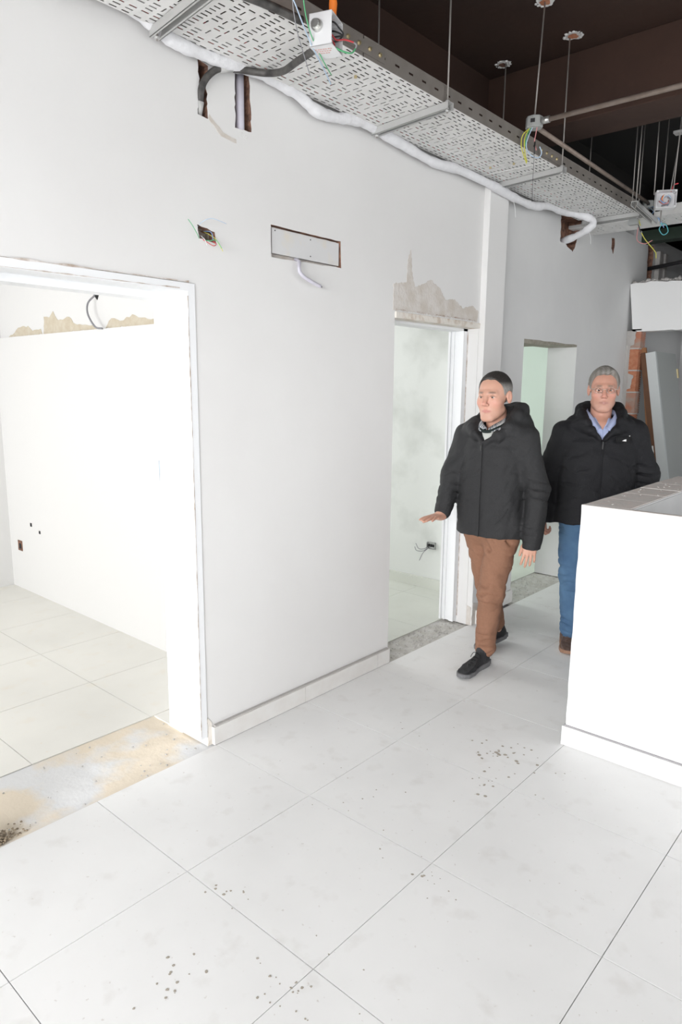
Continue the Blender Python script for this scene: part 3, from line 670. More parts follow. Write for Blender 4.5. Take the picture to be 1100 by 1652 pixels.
# ------------------------------------------------------------------ junction boxes
def wire(parent, col, pts, r=0.0022): return tb(col+'_wire', pts, r, M['w_'+col], parent, 6)
def open_box(name, loc, rot, sz, m, wall=0.003):
    """box open on its local +x side"""
    bm = bmesh.new(); x, y, z = sz
    for lo, hi in (((-x, -y, -z), (-x+wall, y, z)), ((-x, -y, -z), (x, y, -z+wall)), ((-x, -y, z-wall), (x, y, z)), ((-x, -y, -z), (x, -y+wall, z)), ((-x, y-wall, -z), (x, y, z))): box(bm, lo, hi, 0, .0008)
    for sy in (-1, 1):
        for sz_ in (-1, 1):
            bmesh.ops.create_cone(bm, cap_ends=True, segments=10, radius1=.006, radius2=.006, depth=2*x*.96, matrix=Matrix.Translation((0, sy*(y-.007), sz_*(z-.007))) @ Matrix.Rotation(PI/2, 4, 'Y'))
    o = obj(name, bm, m); o.location = loc; o.rotation_euler = rot; return o
# big white box by the tray rail: open side to the corridor
jb = open_box('junction_box', (-0.030, 1.315, 2.845), (0, 0, math.radians(20)), (0.042, 0.052, 0.052), M['pvc'])
tag(jb, 'open white junction box with red green and black wires on the tray rail', 'junction box')
bm = bmesh.new(); bmesh.ops.create_cone(bm, cap_ends=True, segments=20, radius1=.019, radius2=.019, depth=.016, matrix=Matrix.Translation((-0.01, -.058, 0.008)) @ Matrix.Rotation(PI/2, 4, 'X'))
bmesh.ops.create_cone(bm, cap_ends=True, segments=12, radius1=.014, radius2=.014, depth=.026, matrix=Matrix.Translation((-0.01, -.066, 0.008)) @ Matrix.Rotation(PI/2, 4, 'X'))
obj('gland', bm, M['steel'], jb)
bm = bmesh.new(); bmesh.ops.create_cone(bm, cap_ends=True, segments=18, radius1=.016, radius2=.016, depth=.05, matrix=Matrix.Translation((-0.01, .0, .02)) @ Matrix.Rotation(PI/2, 4, 'X'))
obj('inner_grommet', bm, M['dark_in'], jb)
bm = bmesh.new(); box(bm, (-.012, -.01, -.03), (.018, .012, -.006), 0, .003); obj('connector_block', bm, M['w_grey'], jb)
bm = bmesh.new()
for r_ in range(3):
    for k in range(7-r_): box(bm, (-.030+k*.009, -.028+r_*.014+.0009*k, -.0526), (-.0245+k*.009+.001*(k % 2), -.022+r_*.014+.0009*k, -.0521))
obj('printed_marking', bm, M['red_print'], jb)
wire(jb, 'red', [(-.03, -.02, .03), (0, -.01, .01), (.02, .0, 0), (.03, .02, -.01), (.05, .05, .0), (.075, .075, -.002)], .003)
wire(jb, 'red', [(-.02, .0, .02), (.01, .0, -.005), (.028, .01, -.03), (.015, .02, -.042)], .003)
wire(jb, 'grey', [(.075, .075, -.002), (.083, .08, -.010), (.080, .078, -.022)], .003)
wire(jb, 'green', [(.080, .078, -.022), (.072, .06, -.042), (.055, .02, -.05), (.03, -.02, -.045), (.01, -.03, -.03)], .003)
wire(jb, 'black', [(-.02, -.03, .02), (.03, -.02, .03), (.045, .01, .02), (.05, .035, .01), (.03, .03, -.01), (.01, .0, -.02)], .003)
wire(jb, 'black', [(-.02, .03, .03), (.03, .01, .012), (.048, .03, .005), (.02, .02, 0)], .0028)
# orange corrugated hose looping over the rail into the box
bm = bmesh.new(); tube(bm, [(-0.20, 1.10, 2.93), (-0.17, 1.13, 2.985), (-0.10, 1.20, 3.03), (-0.03, 1.29, 3.03), (-0.015, 1.33, 2.97), (-0.02, 1.335, 2.895)], 0.014, 12, 0, True, lambda t: .014*(1+.06*math.sin(300*t)))
tag(obj('corrugated_hose', bm, M['w_orange']), 'orange corrugated hose looping above the open white junction box', 'hose')
# thin wires dangling beside that box
tag(tb('dangling_wire', [(0.02, 1.10, 3.05), (0.0, 1.12, 2.90), (0.0, 1.14, 2.86), (-0.04, 1.25, 2.80), (-0.09, 1.37, 2.77), (-0.12, 1.44, 2.75)], .0022, M['w_lightblue'], seg=6), 'pale blue wire dangling in front of the open white junction box', 'wire')
tag(tb('dangling_wire', [(0.05, 1.12, 3.05), (0.02, 1.15, 2.90), (-0.02, 1.22, 2.83), (-0.06, 1.32, 2.79), (-0.10, 1.42, 2.77)], .0020, M['w_green'], seg=6), 'green wire dangling closest to the open white junction box', 'wire')
tag(tb('dangling_wire', [(0.01, 1.11, 3.05), (-0.01, 1.13, 2.90), (-0.05, 1.19, 2.83), (-0.11, 1.29, 2.79), (-0.15, 1.36, 2.76)], .0016, M['w_grey'], seg=6), 'thin grey wire dangling farthest from the white junction box', 'wire')

def octo(name, loc, r, h, label, rz=0.3):
    bm = bmesh.new(); bmesh.ops.create_cone(bm, cap_ends=True, segments=8, radius1=r, radius2=r*.97, depth=h)
    bmesh.ops.bevel(bm, geom=bm.edges[:], offset=.003, segments=1, affect='EDGES')
    o = obj(name, bm, M['greybox']); o.location = loc; o.rotation_euler = (0, 0, rz); tag(o, label, 'junction box')
    bx('knockout', (-.012, -r-.002, -.010), (.010, -r*.93, .008), M['dark_in'], o)
    bx('cover_rim', (-r*.55, -r*.55, -h/2-.003), (r*.55, r*.55, -h/2+.001), M['greybox'], o, .002)
    return o
g1 = octo('junction_box', (-0.086, 2.996, 3.023), 0.046, 0.055, 'grey octagonal junction box hanging on a slanted rod above the tray')
wire(g1, 'yellow', [(-.01, -.01, -.02), (-.05, -.03, -.06), (-.055, -.04, -.11), (-.045, -.04, -.15), (-.02, -.05, -.21)], .003)
wire(g1, 'yellow', [(-.02, -.01, -.02), (-.04, -.03, -.08), (-.035, -.035, -.15), (-.02, -.04, -.20)], .003)
wire(g1, 'green', [(-.01, -.02, -.02), (-.03, -.03, -.07), (-.035, -.035, -.12)], .0025)
wire(g1, 'lightblue', [(0, -.02, -.02), (-.02, -.03, -.07), (-.03, -.03, -.12), (-.005, -.03, -.165), (.03, .0, -.175), (.045, .01, -.15), (.035, 0, -.12)], .003)
wire(g1, 'pink', [(.02, -.02, -.02), (.015, -.02, -.06), (.01, -.02, -.10), (.02, -.01, -.14)], .003)
wire(g1, 'black', [(.012, -.02, -.10), (.012, -.02, -.16)], .0045)
wire(g1, 'black', [(.012, -.02, -.16), (.012, -.02, -.26), (.014, -.02, -.40)], .0012)
tag(tb('threaded_rod', [(-0.07, 3.01, H), (-0.086, 2.996, 3.045)], .0042, M['rod'], sp=False), 'slanted steel rod holding the grey octagonal box from the ceiling', 'rod')
pr = tb('steel_conduit', [(-0.05, 2.996, 3.023), (1.9, 3.02, 3.022)], .0125, M['pipe_rust'], seg=12, sp=False)
tag(pr, 'dusty steel conduit running level from the grey box across the corridor', 'conduit')
tb('conduit_collar', [(-0.042, 2.996, 3.023), (0.0, 2.997, 3.023)], .017, M['steel'], pr, 12, False)
tag(tb('steel_conduit', [(-0.10, 3.035, 3.020), (-0.15, 5.02, 3.015)], .0125, M['pipe_rust'], seg=12, sp=False), 'brown steel conduit running along the corridor between the two grey boxes', 'conduit')
g2 = octo('junction_box', (-0.155, 5.03, 3.005), 0.046, 0.055, 'grey junction box at the far end of the tray with tangled wires')
tag(bx('back_box', (-0.235, 4.86, 2.845), (-0.165, 4.90, 2.905), M['greybox'], None, .004), 'small grey plastic box fixed under the far grey junction box', 'junction box')
for col, P in (('yellow', [(-.03, -.03, -.02), (-.05, -.10, -.06), (-.055, -.13, -.12), (-.04, -.14, -.17)]), ('green', [(-.03, -.03, -.02), (-.06, -.10, -.07), (-.06, -.13, -.14)]),
               ('yellow', [(-.03, -.14, -.22), (.0, -.14, -.27), (.05, -.14, -.33), (.08, -.14, -.37), (.085, -.14, -.41)]), ('pink', [(-.055, -.14, -.18), (-.055, -.14, -.27), (.0, -.14, -.30), (.05, -.14, -.28)]),
               ('black', [(-.055, -.14, -.165), (-.035, -.14, -.215)]),
               ('lightblue', [(0, -.03, -.02), (.03, -.12, -.06), (.06, -.14, -.10), (.08, -.15, -.14), (.10, -.16, -.17)]), ('blue', [(.02, -.03, -.02), (.06, -.12, -.05), (.03, -.13, -.10), (.08, -.15, -.13), (.12, -.16, -.20)]),
               ('teal', [(.09, -.16, -.17), (.13, -.16, -.18), (.15, -.16, -.23), (.12, -.16, -.25), (.09, -.16, -.21), (.11, -.16, -.17)]), ('grey', [(.01, -.03, -.02), (.05, -.12, -.08), (.07, -.13, -.12)])):
    wire(g2, col, P, .0032)

# cross tray at the far end
XT = empty('cable_tray', (-0.70, 4.865, 2.882), label='short cross tray meeting the long tray at its far end', cat='cable tray')
def sheet_x(name, x0, L, Wd, m, y0=0.0):       # perforated sheet laid with its length along x
    o = perforated(name, L, Wd, XT, m); o.matrix_basis = Matrix(((0, 1, 0, x0), (-1, 0, 0, y0), (0, 0, 1, 0), (0, 0, 0, 1))); return o
sheet_x('tray_bottom', 0.0, 0.36, 0.34, M['galv'])
bx('cover_plate', (0.362, 0.0, -0.002), (0.64, 0.34, 0.0), M['galv'], XT)
sheet_x('tray_bottom', 0.645, 0.9, 0.34, M['galv'])
bx('rail_lip', (0.0, -0.004, 0.0), (0.60, 0.0, 0.022), M['strut'], XT)
r = perforated('side_rail', 0.9, 0.07, XT, M['galv'], 0, True); r.matrix_basis = Matrix(((0, 1, 0, 0.645), (0, 0, -1, -0.002), (-1, 0, 0, 0.0), (0, 0, 0, 1)))
bx('side_rail', (0.0, 0.34, 0.0), (1.545, 0.3415, 0.066), M['galv_dark'], XT)
hs = empty('tray_hanger', (0.0, 4.30, 2.84), label='zinc channel bracket jutting out under the cross tray by the blue wires', cat='hanger')
bm = bmesh.new()
for lo, hi in (((-.0205, 0, .028), (.0205, .62, .031)), ((-.0205, 0, 0), (-.018, .62, .028)), ((.018, 0, 0), (.0205, .62, .028)), ((-.0205, 0, 0), (-.011, .62, .002)), ((.011, 0, 0), (.0205, .62, .002))): box(bm, lo, hi)
so = obj('channel_strut', bm, M['strut'], hs); so.rotation_euler = (0, 0, math.radians(6))
for y in (.03, .55):
    bm = bmesh.new(); rod(bm, (-.003*y, y, -.01), (-.003*y, y, H-2.84)); obj('threaded_rod', bm, M['rod'], hs)
sb = open_box('junction_box', (0.165, 4.40, 2.87), (0, 0, math.radians(-62)), (0.035, 0.062, 0.055), M['pvc'])
tag(sb, 'open white box packed with twisted wires beside the cross tray', 'junction box')
for k, col in enumerate(('white', 'orange', 'blue', 'pink', 'grey', 'lightblue')):
    a = k*1.05; wire(sb, col, [(-.02, .035*math.cos(a), .035*math.sin(a)), (.012, .03*math.cos(a+1), .03*math.sin(a+1)), (.022, .026*math.cos(a+2), .026*math.sin(a+2)), (.0, .02*math.cos(a+3), .02*math.sin(a+3))], .0042)
wire(sb, 'red', [(.0, .03, .05), (.0, .045, .09), (.0, .07, .10)], .004)
for (p0, p1), lb_ in zip((((-0.13, 4.62, 2.90), (-0.135, 4.62, H)), ((0.07, 4.46, 2.93), (0.06, 4.46, H)), ((0.02, 4.9, 2.88), (0.05, 5.0, H)), ((0.21, 4.40, 2.925), (0.22, 4.42, H)), ((-0.45, 4.60, 2.92), (-0.45, 4.60, H)), ((0.45, 4.7, 2.87), (0.45, 4.7, H))),
    ('thin rod rising from the end of the long tray', 'thin rod just before the open wire-packed box', 'thin rod between the far grey box and the cross tray', 'thin rod directly above the open wire-packed white box', 'thin rod behind the long tray in the dark bay', 'thin rod above the free end of the cross tray')):
    tag(tb('threaded_rod', [p0, p1], .004, M['rod'], sp=False), lb_, 'rod', 'thin ceiling rods in the dark far bay')
tag(bx('rod_bracket', (0.18, 4.39, 3.27), (0.27, 4.45, 3.285), M['strut']), 'small steel bracket on the rod above the open wire-packed box', 'bracket')

# ------------------------------------------------------------------ small things on the walls
rb = open_box('back_box', (-0.668, 1.235, 2.252), (0, 0, 0), (0.012, 0.040, 0.026), M['metalbox'])
tag(rb, 'rusty recessed back box with loose coloured wires above the first doorway', 'back box')
wire(rb, 'lightblue', [(0, -.03, .01), (.06, -.035, .04), (.09, -.01, .055), (.10, .03, .05), (.10, .06, .045)], .0013)
wire(rb, 'green', [(.01, -.02, -.01), (.06, -.05, -.02), (.09, -.10, .01), (.10, -.13, .03)], .0015)
wire(rb, 'green', [(.01, -.02, -.015), (.06, .0, -.025), (.07, .03, -.02), (.08, .05, -.05)], .0015)
wire(rb, 'yellow', [(.01, .01, .02), (.06, .03, -.01), (.07, .045, -.035), (.075, .06, -.06)], .0015)
wire(rb, 'red', [(.01, -.03, .0), (.06, -.015, -.03), (.075, .01, -.045), (.07, .03, -.035), (.06, .02, -.025)], .0016)
wire(rb, 'blue', [(.01, .01, .02), (.06, .012, .01), (.065, .018, -.02)], .0015)
wire(rb, 'white', [(.01, -.03, .01), (.055, -.02, -.02), (.06, -.01, -.045)], .0016)
for y in (-.018, .012): bx('screw_hole', (-.009, y, -.002), (-.0075, y+.008, .006), M['pvc'], rb)
pb = bx('cover_panel', (W-0.022, 1.603, 2.234), (W-0.006, 2.055, 2.342), M['board'])
tag(pb, 'grey plasterboard cover panel set into the wall between two doorways', 'panel')
for y, z in ((1.85, 2.325), (1.85, 2.25), (1.62, 2.33)): bx('screw', (-0.6262, y, z), (-0.6245, y+.005, z+.005), M['dark_in'], pb)
bx('backing_mortar', (W-0.10, 1.57, 2.20), (W-0.03, 2.09, 2.37), M['plaster_raw'], wl)
gc = tb('grey_cable', [(-0.65, 1.775, 2.232), (-0.615, 1.765, 2.215), (-0.595, 1.745, 2.19), (-0.59, 1.745, 2.165), (-0.585, 1.775, 2.142), (-0.58, 1.845, 2.120), (-0.58, 1.872, 2.115)], .0085, M['pvc_lilac'], seg=10)
tag(gc, 'short lilac grey cable curling out below the plasterboard cover panel', 'cable')
tb('cable_core', [(-0.58, 1.870, 2.1155), (-0.58, 1.884, 2.112)], .004, M['w_grey'], gc, 8, False)
# room one
wire_r1 = tb('ceiling_wire', [(-2.42, 1.735, 2.20), (-2.45, 1.70, 2.15), (-2.44, 1.69, 2.08), (-2.36, 1.69, 2.0), (-2.28, 1.695, 1.985)], .006, M['w_grey'], seg=6)
tag(wire_r1, 'loose grey wire hanging from a wall hole inside the bright room', 'wire')
stone_b = bmesh.new(); stone(stone_b, (-2.42, 1.75, 2.215), .028, rw, 1.4); obj('wall_hole', stone_b, M['dark_in'], wire_r1)
for (x, z, r, mm, lb_) in ((-3.72, .36, .038, 'cavity', 'open socket hole low on the bright room wall'), (-3.50, .56, .013, 'dark_in', 'small dark wall plug hole above the open socket hole'), (-3.36, .52, .011, 'dark_in', 'small dark wall plug hole farther from the room corner')):
    bm = bmesh.new(); box(bm, (x-r, 1.696, z-r*1.1), (x+r, 1.705, z+r*1.1), 0, .002); o = obj('socket_hole', bm, M[mm]); tag(o, lb_, 'wall hole')
    bx('hole_core', (x-r*.3, 1.693, z-r*.6), (x+r*.6, 1.697, z+r*.5), M['dark_in'], o)
bm = bmesh.new(); tube(bm, [(-1.716, 1.695, 1.20), (-1.712, 1.695, 1.08)], .004, 6, 0, False)
tag(obj('chalk_mark', bm, M['w_lightblue']), 'small blue mark drawn on the bright room wall', 'mark')
bm = bmesh.new(); r_ = random.Random(9)
for k in range(3): box(bm, (-3.2+k*.03, .80+k*.05, 0.0), (-2.55, .84+k*.05, .02+.008*k), 0, .002)
tag(obj('timber_offcut', bm, M['wood']), 'reddish timber offcut lying on the sandy floor of the bright room', 'timber')
# room two socket
s2 = open_box('back_box', (-1.30, 3.972, 0.365), (0, 0, -PI/2), (0.012, 0.040, 0.028), M['metalbox'])
s2.data.materials[0] = M['greybox']; tag(s2, 'grey socket back box with loose wires low on the second room wall', 'back box')
for y in (-.022, .0, .02): bx('terminal', (-.006, y-.006, -.01), (.008, y+.006, .01), M['dark_in'], s2)
for P in ([(0, -.03, -.01), (.03, -.05, -.03), (.05, -.09, -.03), (.05, -.12, .01)], [(0, -.03, -.02), (.03, -.06, -.05), (.05, -.11, -.05), (.05, -.13, -.02)], [(0, -.02, -.02), (.04, -.05, -.06), (.05, -.08, -.13)]):
    wire(s2, 'grey', P, .0028)

# ------------------------------------------------------------------ people: implicit surfaces meshed on a grid
class Field:
    def __init__(s, lo, hi, sp, zs=None):
        s.x = np.arange(lo[0], hi[0], sp, dtype=np.float32); s.y = np.arange(lo[1], hi[1], sp, dtype=np.float32)
        s.z = np.array(zs, dtype=np.float32) if zs is not None else np.arange(lo[2], hi[2], sp, dtype=np.float32)
        s.F = np.full((len(s.x), len(s.y), len(s.z)), 0.3, dtype=np.float32)
    def sl(s, lo, hi):
        r = []
        for a, l, h in ((s.x, lo[0], hi[0]), (s.y, lo[1], hi[1]), (s.z, lo[2], hi[2])):
            i, j = int(np.searchsorted(a, l)), int(np.searchsorted(a, h)); r.append(slice(i, max(i, j)))
        return tuple(r)
    def grid(s, S): return s.x[S[0]][:, None, None], s.y[S[1]][None, :, None], s.z[S[2]][None, None, :]
    def put(s, S, d, k, op):
        A = s.F[S]
        if op == 'add':
            if k > 0:
                h = np.clip(.5+.5*(A-d)/k, 0, 1); s.F[S] = A*(1-h)+d*h-k*h*(1-h)
            else: s.F[S] = np.minimum(A, d)
        elif op == 'sub':
            d = -d
            if k > 0:
                h = np.clip(.5-.5*(A-d)/k, 0, 1); s.F[S] = A*(1-h)+d*h+k*h*(1-h)
            else: s.F[S] = np.maximum(A, d)
    def cap(s, a, b, ra, rb=None, k=.02, op='add', mg=.04):
        rb = ra if rb is None else rb; a = np.array(a, float); b = np.array(b, float); R = max(ra, rb)+mg
        S = s.sl(np.minimum(a, b)-R, np.maximum(a, b)+R); X, Y, Z = s.grid(S)
        if 0 in s.F[S].shape: return
        v = b-a; L = max(1e-9, float(v@v)); px, py, pz = X-a[0], Y-a[1], Z-a[2]
        t = np.clip((px*v[0]+py*v[1]+pz*v[2])/L, 0, 1)
        d = np.sqrt((px-t*v[0])**2+(py-t*v[1])**2+(pz-t*v[2])**2) - (ra+(rb-ra)*t)
        s.put(S, d.astype(np.float32), k, op)
    def path(s, pts, rs, k=.02, op='add', mg=.04):
        for i in range(len(pts)-1):
            ra, rb = (rs, rs) if not hasattr(rs, '__len__') else (rs[i], rs[i+1]); s.cap(pts[i], pts[i+1], ra, rb, k, op, mg)
    def ell(s, c, r, k=.02, op='add', R=None, mg=.05):
        c = np.array(c, float); r = np.array(r, float); m_ = max(r)+mg
        S = s.sl(c-m_, c+m_); X, Y, Z = s.grid(S)
        if 0 in s.F[S].shape: return
        x, y, z = X-c[0], Y-c[1], Z-c[2]
        if R is not None:
            R = np.array(R); x, y, z = (R[0][0]*x+R[1][0]*y+R[2][0]*z), (R[0][1]*x+R[1][1]*y+R[2][1]*z), (R[0][2]*x+R[1][2]*y+R[2][2]*z)
        q = np.sqrt((x/r[0])**2+(y/r[1])**2+(z/r[2])**2)+1e-6; q2 = np.sqrt((x/r[0]**2)**2+(y/r[1]**2)**2+(z/r[2]**2)**2)+1e-6
        s.put(S, (q*(q-1)/q2).astype(np.float32), k, op)
    def loft(s, rows, k=.02, op='add', e=2.3, mg=.06):
        """rows: (z, cx, cy, a, b); ellipse-like sections, bottom and top flat"""
        rows = sorted(rows); zz = [r[0] for r in rows]; A = max(r[3] for r in rows)+mg; B = max(r[4] for r in rows)+mg
        cxs = [r[1] for r in rows]; cys = [r[2] for r in rows]
        S = s.sl((min(cxs)-A, min(cys)-B, zz[0]-mg), (max(cxs)+A, max(cys)+B, zz[-1]+mg)); X, Y, Z = s.grid(S)
        f = lambda i: np.interp(Z, zz, [r[i] for r in rows])
        a, b = f(3), f(4); d = ((np.abs(X-f(1))/a)**e+(np.abs(Y-f(2))/b)**e)**(1/e)
        d = (d-1)*np.minimum(a, b); d = np.maximum(d, np.maximum(zz[0]-Z, Z-zz[-1]))
        s.put(S, d.astype(np.float32), k, op)
    def fn(s, lo, hi, func, k=0, op='sub'):
        S = s.sl(lo, hi); X, Y, Z = s.grid(S); s.put(S, (func(X, Y, Z)+0*X+0*Y+0*Z).astype(np.float32), k, op)
    def noise(s, amp, f, seed=0, zstretch=1.0):
        r = np.random.RandomState(seed); X, Y, Z = s.x[:, None, None], s.y[None, :, None], s.z[None, None, :]*zstretch
        for j in range(3):
            a = r.uniform(-1, 1, (3, 3))*f*(1+.7*j); p = r.uniform(0, 6, 3)
            s.F += np.float32(amp/(1+j)) * (np.sin(a[0, 0]*X+a[0, 1]*Y+a[0, 2]*Z+p[0]) * np.sin(a[1, 0]*X+a[1, 1]*Y+a[1, 2]*Z+p[1]+1.5*np.sin(a[2, 0]*X+a[2, 1]*Y+a[2, 2]*Z))).astype(np.float32)
    def wrinkle(s, c, ax, L, R, amp, lam, seed, side=None, twist=1.2):
        """pinched cloth creases running round the direction ax near the point c"""
        c = np.array(c, float); ax = np.array(ax, float); ax /= np.linalg.norm(ax); g = np.random.RandomState(seed); m_ = max(L, R)*1.6
        u = np.cross(ax, (.3, .9, .2)); u /= np.linalg.norm(u); v = np.cross(ax, u)
        S = s.sl(c-m_, c+m_); X, Y, Z = s.grid(S); x, y, z = X-c[0], Y-c[1], Z-c[2]
        t = x*ax[0]+y*ax[1]+z*ax[2]; a = x*u[0]+y*u[1]+z*u[2]; b = x*v[0]+y*v[1]+z*v[2]; rho = np.sqrt(a*a+b*b); th = np.arctan2(b, a); p_ = g.uniform(0, 6, 4)
        ph = 2*PI*t/lam + twist*np.sin(th+p_[0]) + .8*np.sin(2*th+p_[1]+9*t/max(L, .01)) + .5*np.sin(60*a+p_[2])
        cr = (1-np.abs(np.sin(ph/2)))**2.2 - .25
        env = np.exp(-(t/L)**2)*np.exp(-(rho/R)**4)*(.55+.45*np.sin(th*2+p_[3]+12*t))
        if side is not None:
            sd = np.array(side, float); sd /= np.linalg.norm(sd); env = env*np.clip(.5+(x*sd[0]+y*sd[1]+z*sd[2])/(.5*R), 0, 1)
        s.F[S] += (amp*cr*env).astype(np.float32)
    def mesh(s, name, mats, parent, color=None, smooth_it=1, sub=None):
        F = s.F; F[0] = F[-1] = .1; F[:, 0] = F[:, -1] = .1; F[:, :, 0] = F[:, :, -1] = .1
        I = F < 0; n = [k-1 for k in F.shape]
        c = np.zeros(n, np.uint8)
        for i in (0, 1):
            for j in (0, 1):
                for k in (0, 1): c += I[i:i+n[0], j:j+n[1], k:k+n[2]]
        act = np.argwhere((c > 0) & (c < 8)); flat = (act[:, 0]*n[1]+act[:, 1])*n[2]+act[:, 2]
        V = np.zeros((len(act), 3)); cnt = np.zeros(len(act)); ax = (s.x, s.y, s.z)
        cor = {}
        for o in np.ndindex(2, 2, 2): cor[o] = F[act[:, 0]+o[0], act[:, 1]+o[1], act[:, 2]+o[2]]
        for o in np.ndindex(2, 2, 2):
            for d in range(3):
                if o[d]: continue
                p = list(o); p[d] = 1; p = tuple(p); a, b = cor[o], cor[p]; mk = (a < 0) != (b < 0)
                t = np.where(mk, a/np.where(mk, a-b, 1), 0)
                for q in range(3):
                    base = ax[q][act[:, q]+o[q]]
                    v = base + (t*(ax[q][act[:, q]+1]-ax[q][act[:, q]]) if q == d else 0)
                    V[:, q] += np.where(mk, v, 0)
                cnt += mk
        V /= cnt[:, None]; quads = []
        for d in range(3):
            sl0 = [slice(None)]*3; sl1 = [slice(None)]*3; sl0[d] = slice(0, -1); sl1[d] = slice(1, None)
            A, B = I[tuple(sl0)], I[tuple(sl1)]; e = np.argwhere(A != B); ins = A[e[:, 0], e[:, 1], e[:, 2]]
            u, w_ = (d+1) % 3, (d+2) % 3; ids = []
            for du, dw in ((1, 1), (0, 1), (0, 0), (1, 0)):
                q = e.copy(); q[:, u] -= du; q[:, w_] -= dw; ids.append(np.searchsorted(flat, (q[:, 0]*n[1]+q[:, 1])*n[2]+q[:, 2]))
            Q = np.stack(ids, 1); Q[~ins] = Q[~ins][:, ::-1]; quads.append(Q)
        Q = np.concatenate(quads)
        for _ in range(smooth_it):            # light relaxation of the lattice steps
            acc = np.zeros_like(V); k = np.zeros(len(V))
            for a, b in ((0, 1), (1, 2), (2, 3), (3, 0)):
                for u, w_ in ((a, b), (b, a)):
                    acc += np.stack([np.bincount(Q[:, u], V[Q[:, w_], q], len(V)) for q in range(3)], 1); k += np.bincount(Q[:, u], minlength=len(V))
            V = .5*V+.5*acc/np.maximum(k, 1)[:, None]
        me = bpy.data.meshes.new(name); me.vertices.add(len(V)); me.vertices.foreach_set('co', V.astype(np.float32).ravel())
        me.loops.add(Q.size); me.loops.foreach_set('vertex_index', Q.ravel().astype(np.int32))
        me.polygons.add(len(Q)); me.polygons.foreach_set('loop_start', np.arange(0, Q.size, 4, dtype=np.int32))
        me.update(calc_edges=True); me.shade_smooth()
        for mm in (mats if isinstance(mats, (list, tuple)) else [mats]): me.materials.append(mm)
        if color is not None:
            at = me.color_attributes.new('Col', 'FLOAT_COLOR', 'POINT'); c = np.ones((len(V), 4), np.float32); c[:, :3] = color(V)
            at.data.foreach_set('color', c.ravel())
        return link(bpy.data.objects.new(name, me), parent)

def rotz(a):
    c, s = math.cos(a), math.sin(a); return np.array([[c, -s, 0], [s, c, 0], [0, 0, 1]])
def rotx(a):
    c, s = math.cos(a), math.sin(a); return np.array([[1, 0, 0], [0, c, -s], [0, s, c]])

def head_frame(c, yaw, pitch, sc):
    R = rotz(yaw) @ rotx(pitch); c = np.array(c)
    return (lambda p: c + R @ (np.array(p)*sc)), R, sc
def build_head(f, fr, jaw=1.0):
    P, R, s = fr; E = lambda c, r, k=.015, op='add': f.ell(P(c), np.array(r)*s, k*s, op, R)
    C = lambda a, b, ra, rb=None, k=.012, op='add': f.cap(P(a), P(b), ra*s, (rb or ra)*s, k*s, op, .03)
    E((0, .018, .042), (.076, .096, .084)); E((0, -.030, -.015), (.064, .060, .088), .03)
    E((0, -.032, -.064), (.050*jaw, .050, .050), .03); E((0, -.070, -.104), (.024*jaw, .019, .019), .025)
    for x in (-1, 1):
        E((x*.042, -.056, -.024), (.020, .021, .020), .026)          # cheekbones
        C((x*.040, -.069, .021), (x*.014, -.083, .022), .0105, .0110, .016)   # brow
        C((x*.050*jaw, -.005, -.066), (x*.022, -.068, -.104), .012, .012, .025)   # jaw line
    C((0, -.080, .026), (0, -.094, .0), .0085, .0095, .014); C((0, -.094, .0), (0, -.112, -.030), .0095, .0125, .008)
    for x in (-1, 1): E((x*.0125, -.101, -.036), (.0085, .010, .0075), .006)
    for x in (-1, 1):
        E((x*.031, -.098, .004), (.0165, .016, .0115), .010, 'sub')
        E((x*.0065, -.108, -.0435), (.0035, .005, .0035), .003, 'sub')
    for x in (-1, 1):
        C((x*.026, -.0735, -.0675), (x*.006, -.0870, -.0635), .0042, .0056, .008); C((x*.023, -.0740, -.0700), (x*.006, -.0860, -.0735), .0042, .0064, .008)
        C((x*.027, -.0815, -.0685), (x*.004, -.0955, -.0684), .0016, .0018, .002, 'sub')
    for x in (-1, 1):                                                 # eyelids
        C((x*.0165, -.0810, .0035), (x*.030, -.0868, .0112), .0042, .0052, .004); C((x*.030, -.0868, .0112), (x*.046, -.0745, .0030), .0052, .0042, .004)
        C((x*.018, -.0805, -.0005), (x*.031, -.0840, -.0060), .0036, .0042, .004); C((x*.031, -.0840, -.0060), (x*.045, -.0745, .0005), .0042, .0036, .004)
        C((x*.020, -.100, -.040), (x*.031, -.090, -.062), .0016, .0016, .008, 'sub')   # smile crease
        Re = R @ rotz(-x*.30)
        f.ell(P((x*.080, .016, .0)), np.array((.008, .019, .033))*s, .006*s, 'add', Re); f.ell(P((x*.089, .006, .004)), np.array((.0085, .0115, .021))*s, .003*s, 'sub', Re); f.ell(P((x*.086, .0, -.006)), np.array((.006, .006, .010))*s, .003*s, 'sub', Re)
def eyes(parent, fr, body):
    P, R, s = fr
    for x in (-1, 1):
        bm = bmesh.new(); bmesh.ops.create_uvsphere(bm, u_segments=24, v_segments=16, radius=.0125*s)
        fwd = Vector((0, -1, 0.0))
        for f_ in bm.faces:
            d = f_.calc_center_median().normalized().dot(fwd); f_.material_index = 2 if d > .955 else (1 if d > .80 else 0); f_.smooth = True
        o = obj('eyeball', bm, None, body, mats=[M['eye_white'], M['eye_iris'], M['dark_in']])
        q = P((x*.031, -.0745, .003)); o.location = q; Rm = Matrix([[R[i][j] for j in range(3)] for i in range(3)]); o.rotation_euler = Rm.to_euler()
